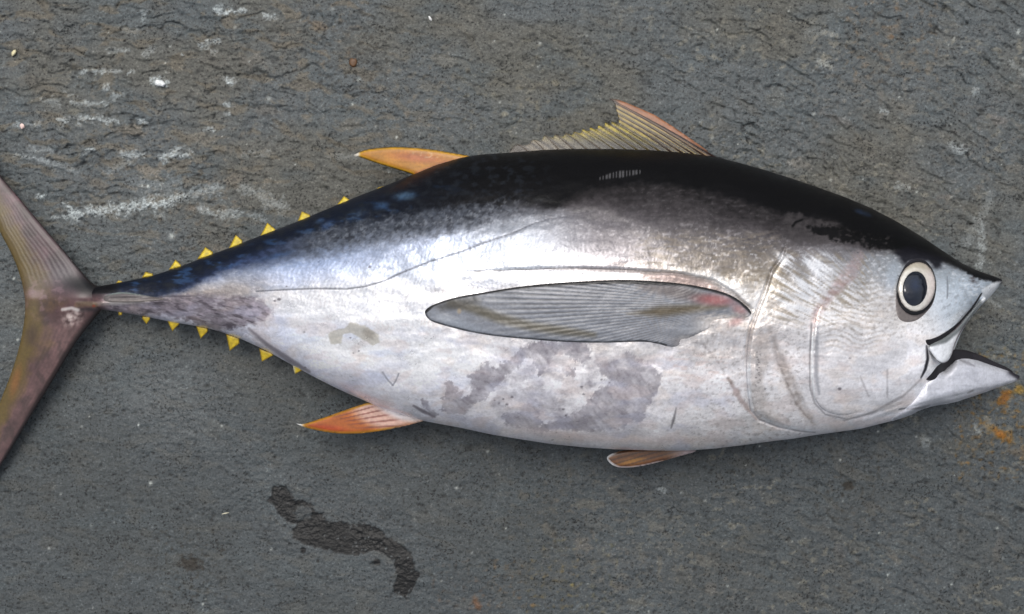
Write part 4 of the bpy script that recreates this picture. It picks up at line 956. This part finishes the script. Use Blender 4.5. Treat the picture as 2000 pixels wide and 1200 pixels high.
# anal fin
an = chaikin([(576, 827), (588, 829), (600, 827), (650, 810), (695, 794), (726, 784), (770, 792), (840, 816), (828, 823), (785, 834), (740, 843), (695, 848), (650, 847), (605, 838), (590, 833)], 2)
def an_col(x, y, sd):
    c_ = np.tile(np.array([180., 98, 40]), (len(x), 1)); n_ = fbm(x / 25, y / 6, 361, 3)
    ra = np.sin(np.arctan2(y - 842, x - 560) * 180 / math.pi * 2 * math.pi / 3.3)
    c_ = mixc(c_, (172, 62, 28), blob(x, y, 640, 836, 60, 10, 6, .1) * .7)
    c_ = mixc(c_, (226, 190, 178), blob(x, y, 745, 812, 80, 34, 16, .45) * .9)
    c_ = mixc(c_, (120, 66, 58), sstep(.2, .9, ra) * blob(x, y, 715, 815, 90, 32, 16, .5) * .7)
    c_ = mixc(c_, (192, 142, 36), sstep(6, 2, sd) * sstep(800, 740, x) * .75)
    c_ = mixc(c_, (226, 222, 224), blob(x, y, 785, 806, 70, 20, 20, .4) * .9)
    c_ = mixc(c_, (238, 238, 236), sstep(598, 586, x))
    return c_ * (1 + .10 * n_)[:, None]
free_fin('anal_fin', an, lambda x, y: zcen(x) * 1.0 - 6 + 0.10 * (x - 740), lambda x, y, sd: .8 + 5 * dome(sd, 9), an_col, label='orange red fin under the belly with white tip')

# pelvic fin
pv = chaikin([(1183, 896), (1190, 888), (1208, 882), (1235, 878), (1300, 876), (1362, 878), (1356, 884), (1325, 892), (1262, 910), (1217, 915), (1196, 910)], 2)
def pv_col(x, y, sd):
    c_ = np.tile(np.array([112., 70, 34]), (len(x), 1)); n_ = fbm(x / 20, y / 5, 371, 3)
    ra = np.sin((y + .28 * (x - 1183)) * 2 * math.pi / 9.0)
    c_ = mixc(c_, (170, 118, 36), blob(x, y, 1235, 901, 40, 9, -10, .2) * .8)
    c_ = mixc(c_, (52, 32, 26), sstep(.1, .9, ra) * .55)
    c_ = mixc(c_, (200, 184, 186), sstep(1285, 1345, x) * .9)
    c_ = mixc(c_, (226, 214, 216), (1 - sstep(1.0, 3.5, sd)) * sstep(893, 899, y + (1200 - x) * .05) * .85)
    c_ = mixc(c_, (240, 240, 240), (1 - sstep(2, 5, sd)) * sstep(1212, 1196, x))
    return c_ * (1 + .12 * n_)[:, None]
free_fin('pelvic_fin', pv, lambda x, y: zcen(x) - 34 + 0 * y, lambda x, y, sd: .8 + 4 * dome(sd, 7), pv_col, label='small brown and white fin below the chest')

# first dorsal fin: spines with a torn membrane between them
SP_BASE = [1404, 1382, 1360, 1338, 1316, 1294, 1272, 1250, 1228, 1204, 1178, 1150, 1122, 1094, 1066, 1036]
SP_TIP = [(1190, 193), (1200, 201), (1203, 212), (1206, 224), (1209, 234), (1194, 237), (1181, 238), (1168, 244), (1152, 248), (1137, 251), (1120, 256), (1104, 259), (1084, 262), (1063, 263), (1040, 272), (1008, 281)]
mem = [(1404, 310)] + [(1288, 229), (1250, 212), (1212, 196), (1190, 192)]
for i, (tx, ty) in enumerate(SP_TIP[1:], 1):
    bx = SP_BASE[i]; px_, py_ = SP_TIP[i - 1]
    if i > 4: mem.append(((tx + px_) / 2 + 7, (ty + py_) / 2 + 9))
    mem.append((tx, ty))
mem += [(998, 293), (990, 302), (1040, 304), (1120, 300), (1200, 300), (1300, 304), (1380, 314)]
mem_poly = chaikin(mem, 1)
d1z = lambda x, y: zcen(x) - 2 - 0.16 * (yT(x) - y)
def d1_uv(x, y):
    # base abscissa of the spine line through (x, y): lines are interpolated at the height of the point
    f = yT(x) - y
    bx = np.array(SP_BASE, float); tp = np.array(SP_TIP, float)
    lean = (bx - tp[:, 0]) / np.maximum(yT(tp[:, 0]) - tp[:, 1], 5)
    lean = np.convolve(np.concatenate([[lean[0]] * 2, lean, [lean[-1]] * 2]), np.ones(5) / 5, 'valid')
    xi = bx[None] - lean[None] * np.clip(f, 0, 130)[:, None]
    xi = np.minimum.accumulate(xi, axis=1)
    k = np.clip((xi > x[:, None]).sum(1), 1, len(bx) - 1); r_ = np.arange(len(x))
    t = np.clip((xi[r_, k - 1] - x) / np.maximum(xi[r_, k - 1] - xi[r_, k], 1), 0, 1)
    return bx[k - 1] + (bx[k] - bx[k - 1]) * t
def d1_col(x, y, sd):
    xb = d1_uv(x, y); n_ = fbm(x / 14, y / 10, 381, 3); hgt = np.clip(yT(x) - y, 0, 120)
    c_ = np.tile(np.array([126., 122, 112]), (len(x), 1))
    c_ = mixc(c_, (190, 168, 30), sstep(8, 32, hgt) * sstep(1345, 1300, xb) * sstep(1030, 1090, xb) * .9)
    c_ = mixc(c_, (196, 176, 48), blob(x, y, 1255, 250, 50, 45, 40, .2) * .7)
    c_ = mixc(c_, (150, 124, 48), sstep(1290, 1330, xb) * .8)
    c_ = mixc(c_, (152, 92, 60), sstep(1372, 1392, xb) * .85)
    c_ = mixc(c_, (150, 132, 60), sstep(1320, 1345, xb) * sstep(1375, 1350, xb) * .6)
    c_ = mixc(c_, (166, 150, 128), sstep(1180, 1060, xb) * .7)
    stripe = np.sin((xb - 1404) / 22.0 * 2 * math.pi)
    c_ = mixc(c_, (34, 24, 22), sstep(.0, .9, stripe) * (.55 + .35 * sstep(1200, 1300, xb)))
    c_ = mixc(c_, (40, 34, 24), blob(x, y, 1196, 197, 22, 12, 40, .2) * .8)
    al = 0.30 + 0.45 * sstep(1290, 1350, xb) + .35 * sstep(12, 45, hgt) + .15 * n_
    return c_ * (1 + .12 * n_)[:, None], {'Alp': np.clip(al, .35, 1)}
fd = free_fin('first_dorsal_fin', mem_poly, d1z, lambda x, y, sd: .5 + .6 * dome(sd, 4), d1_col, M_membrane, fish, 1.7, label='spiny front back fin with torn yellow membrane')
def tube(name, pts, rad, col, mat, parent, nseg=8):
    pts = np.asarray(pts, float); n = len(pts)
    V = []; 
    for i in range(n):
        a = pts[max(i - 1, 0)]; b = pts[min(i + 1, n - 1)]; d = (b - a) / (np.linalg.norm(b - a) + 1e-9)
        u = np.cross(d, [0, 0, 1.0]); u /= np.linalg.norm(u) + 1e-9; v = np.cross(u, d)
        for k in range(nseg):
            t = 2 * math.pi * k / nseg
            V.append(pts[i] + rad[i] * (math.cos(t) * u + math.sin(t) * v))
    V = np.array(V)
    F = np.array([[i * nseg + k, i * nseg + (k + 1) % nseg, (i + 1) * nseg + (k + 1) % nseg, (i + 1) * nseg + k] for i in range(n - 1) for k in range(nseg)])
    caps = [np.arange(nseg)[::-1][None], (np.arange(nseg) + (n - 1) * nseg)[None]]
    return mk(name, V, [F] + caps, mat, parent, col=np.tile(np.array(col, float), (len(V), 1)))
for i, (bx, (tx, ty)) in enumerate(zip(SP_BASE, SP_TIP)):
    by = float(yT(np.array([float(bx)]))[0]) + 4
    f = np.linspace(0, 1, 7); sag = 5 * np.sin(math.pi * f) * (1 if i < 5 else .4)
    qx = bx + (tx - bx) * f; qy = by + (ty - by) * f - sag * .6
    qz = d1z(qx, qy) + .6
    pts = P(qx, qy, qz)
    colr = (58, 40, 34) if i < 5 else ((88, 76, 40) if i < 10 else (96, 84, 70))
    tube('spine', pts, (2.1 - 1.5 * f) * S * (1 if i < 8 else .75), colr, M_fin, fd, 6)

# finlets
FT = [[(226, 555), (229, 549), (236, 549), (241, 552)], [(275, 543), (284, 529), (299, 536), (300, 541)], [(328, 528), (341, 506), (356, 517), (356, 522)], [(383, 508), (400, 480), (416, 494), (416, 500)],
      [(444, 488), (460, 459), (475, 472), (475, 478)], [(504, 464), (523, 436), (540, 450), (540, 454)], [(578, 436), (589, 411), (609, 421), (609, 428)], [(656, 402), (671, 383), (684, 392), (684, 398)], [(730, 372), (738, 364), (752, 364), (752, 368)]]
FB = [[(229, 608), (232, 616), (240, 614), (240, 610)], [(277, 617), (279, 625), (286, 634), (296, 622), (294, 618)], [(324, 624), (336, 649), (353, 631), (350, 628)], [(380, 636), (393, 663), (410, 645), (406, 640)],
      [(440, 652), (450, 686), (470, 669), (468, 660)], [(504, 680), (511, 708), (535, 694), (530, 688)], [(570, 711), (574, 733), (600, 720), (596, 716)]]
for k, tri in enumerate(FT + FB):
    up = k < len(FT)
    def fcol(x, y, sd, up=up, k=k):
        c_ = np.tile(np.array([206., 182, 44]) if up else np.array([190., 164, 34]), (len(x), 1))
        c_ = c_ * (1 + .14 * fbm(x / 7, y / 7, 400 + k, 3))[:, None]
        c_ = mixc(c_, (96, 72, 20), (1 - sstep(.4, 2.8, sd)) * .55)
        if k == len(FT) + len(FB) - 1: c_ = mixc(c_, (214, 212, 196), sstep(580, 572, x) * .9)
        return c_
    cyy = np.mean([p[1] for p in tri])
    lean = (-.18 if up else -.25) 
    jr = np.random.default_rng(900 + k); tri_ = np.array(tri, float); tri_ = tri_.mean(0) + (tri_ - tri_.mean(0)) * np.array([.9, .93]); free_fin('finlet', tri_ + jr.uniform(-2.2, 2.2, (len(tri), 2)) * np.where(np.arange(len(tri)) % (len(tri) - 1) == 0, .3, 1.0)[:, None], lambda x, y, up=up: zcen(x) - 1 - .2 * np.abs(y - np.where(up, yT(x), yB(x))), lambda x, y, sd: .6 + 2.4 * dome(sd, 5), fcol, M_finlet, fish, 1.5)

# ------------------------------------------------------------------ small loose bits on the rock
def chip(name, px, py, rx, ry, hz, col, label, cat, seed, ang=0.0):
    nu, nv = 14, 9
    th = np.linspace(0, 2 * math.pi, nu, endpoint=False); ph = np.linspace(-.5 * math.pi, .5 * math.pi, nv)
    T, Pp = np.meshgrid(th, ph); T = T.ravel(); Pp = Pp.ravel()
    n_ = 1 + .34 * fbm(np.cos(T) * 1.3 + seed, np.sin(T) * 1.3 + Pp, seed, 3)
    u = np.cos(Pp) * np.cos(T) * rx * n_; v = np.cos(Pp) * np.sin(T) * ry * n_
    a = math.radians(ang); X = px + u * math.cos(a) - v * math.sin(a); Y = py + u * math.sin(a) + v * math.cos(a)
    zg = float(ground_z(px, py)); Zz = zg + hz * .7 + hz * np.sin(Pp) * n_
    I, J = np.meshgrid(np.arange(nv - 1), np.arange(nu), indexing='ij'); J2 = (J + 1) % nu
    F = np.stack([I * nu + J, I * nu + J2, (I + 1) * nu + J2, (I + 1) * nu + J], -1).reshape(-1, 4)[:, ::-1]
    cc = np.tile(np.array(col, float), (len(X), 1)) * (1 + .12 * fbm(X / 5, Y / 5, seed + 3, 3))[:, None]
    o = mk(name, P(X, Y, Zz), [F], M_chip, None, col=cc)
    o['label'] = label; o['category'] = cat
    if name == 'stone_chip': o['group'] = 'small chips lying on the rock'
    return o
chip('stone_chip', 27, 103, 7, 4, 3, (214, 206, 166), 'cream coloured chip alone on bare rock far above the tail', 'stone chip', 501, -60)
chip('stone_chip', 43, 247, 6, 5, 3, (214, 190, 182), 'pinkish chip lying in a dark crack above the tail', 'stone chip', 503, 60)
chip('salt_lump', 312, 163, 11, 6, 4, (216, 220, 220), 'thick white crusty lump above the tail stalk, brightest of the white marks', 'salt lump', 507, 10)
chip('leaf_scrap', 690, 122, 8, 9, 2, (86, 58, 30), 'small brown scrap on grey rock above the second back fin', 'scrap', 511, 20)
chip('shell_flake', 840, 36, 6, 2.2, 2, (222, 224, 222), 'thin white curved flake on the rock near the top edge', 'shell flake', 513, 60)
chip('straw_bit', 440, 1003, 7, 1.2, 1.4, (190, 186, 164), 'short pale straw left of the dark wet patch', 'straw', 517, -12)
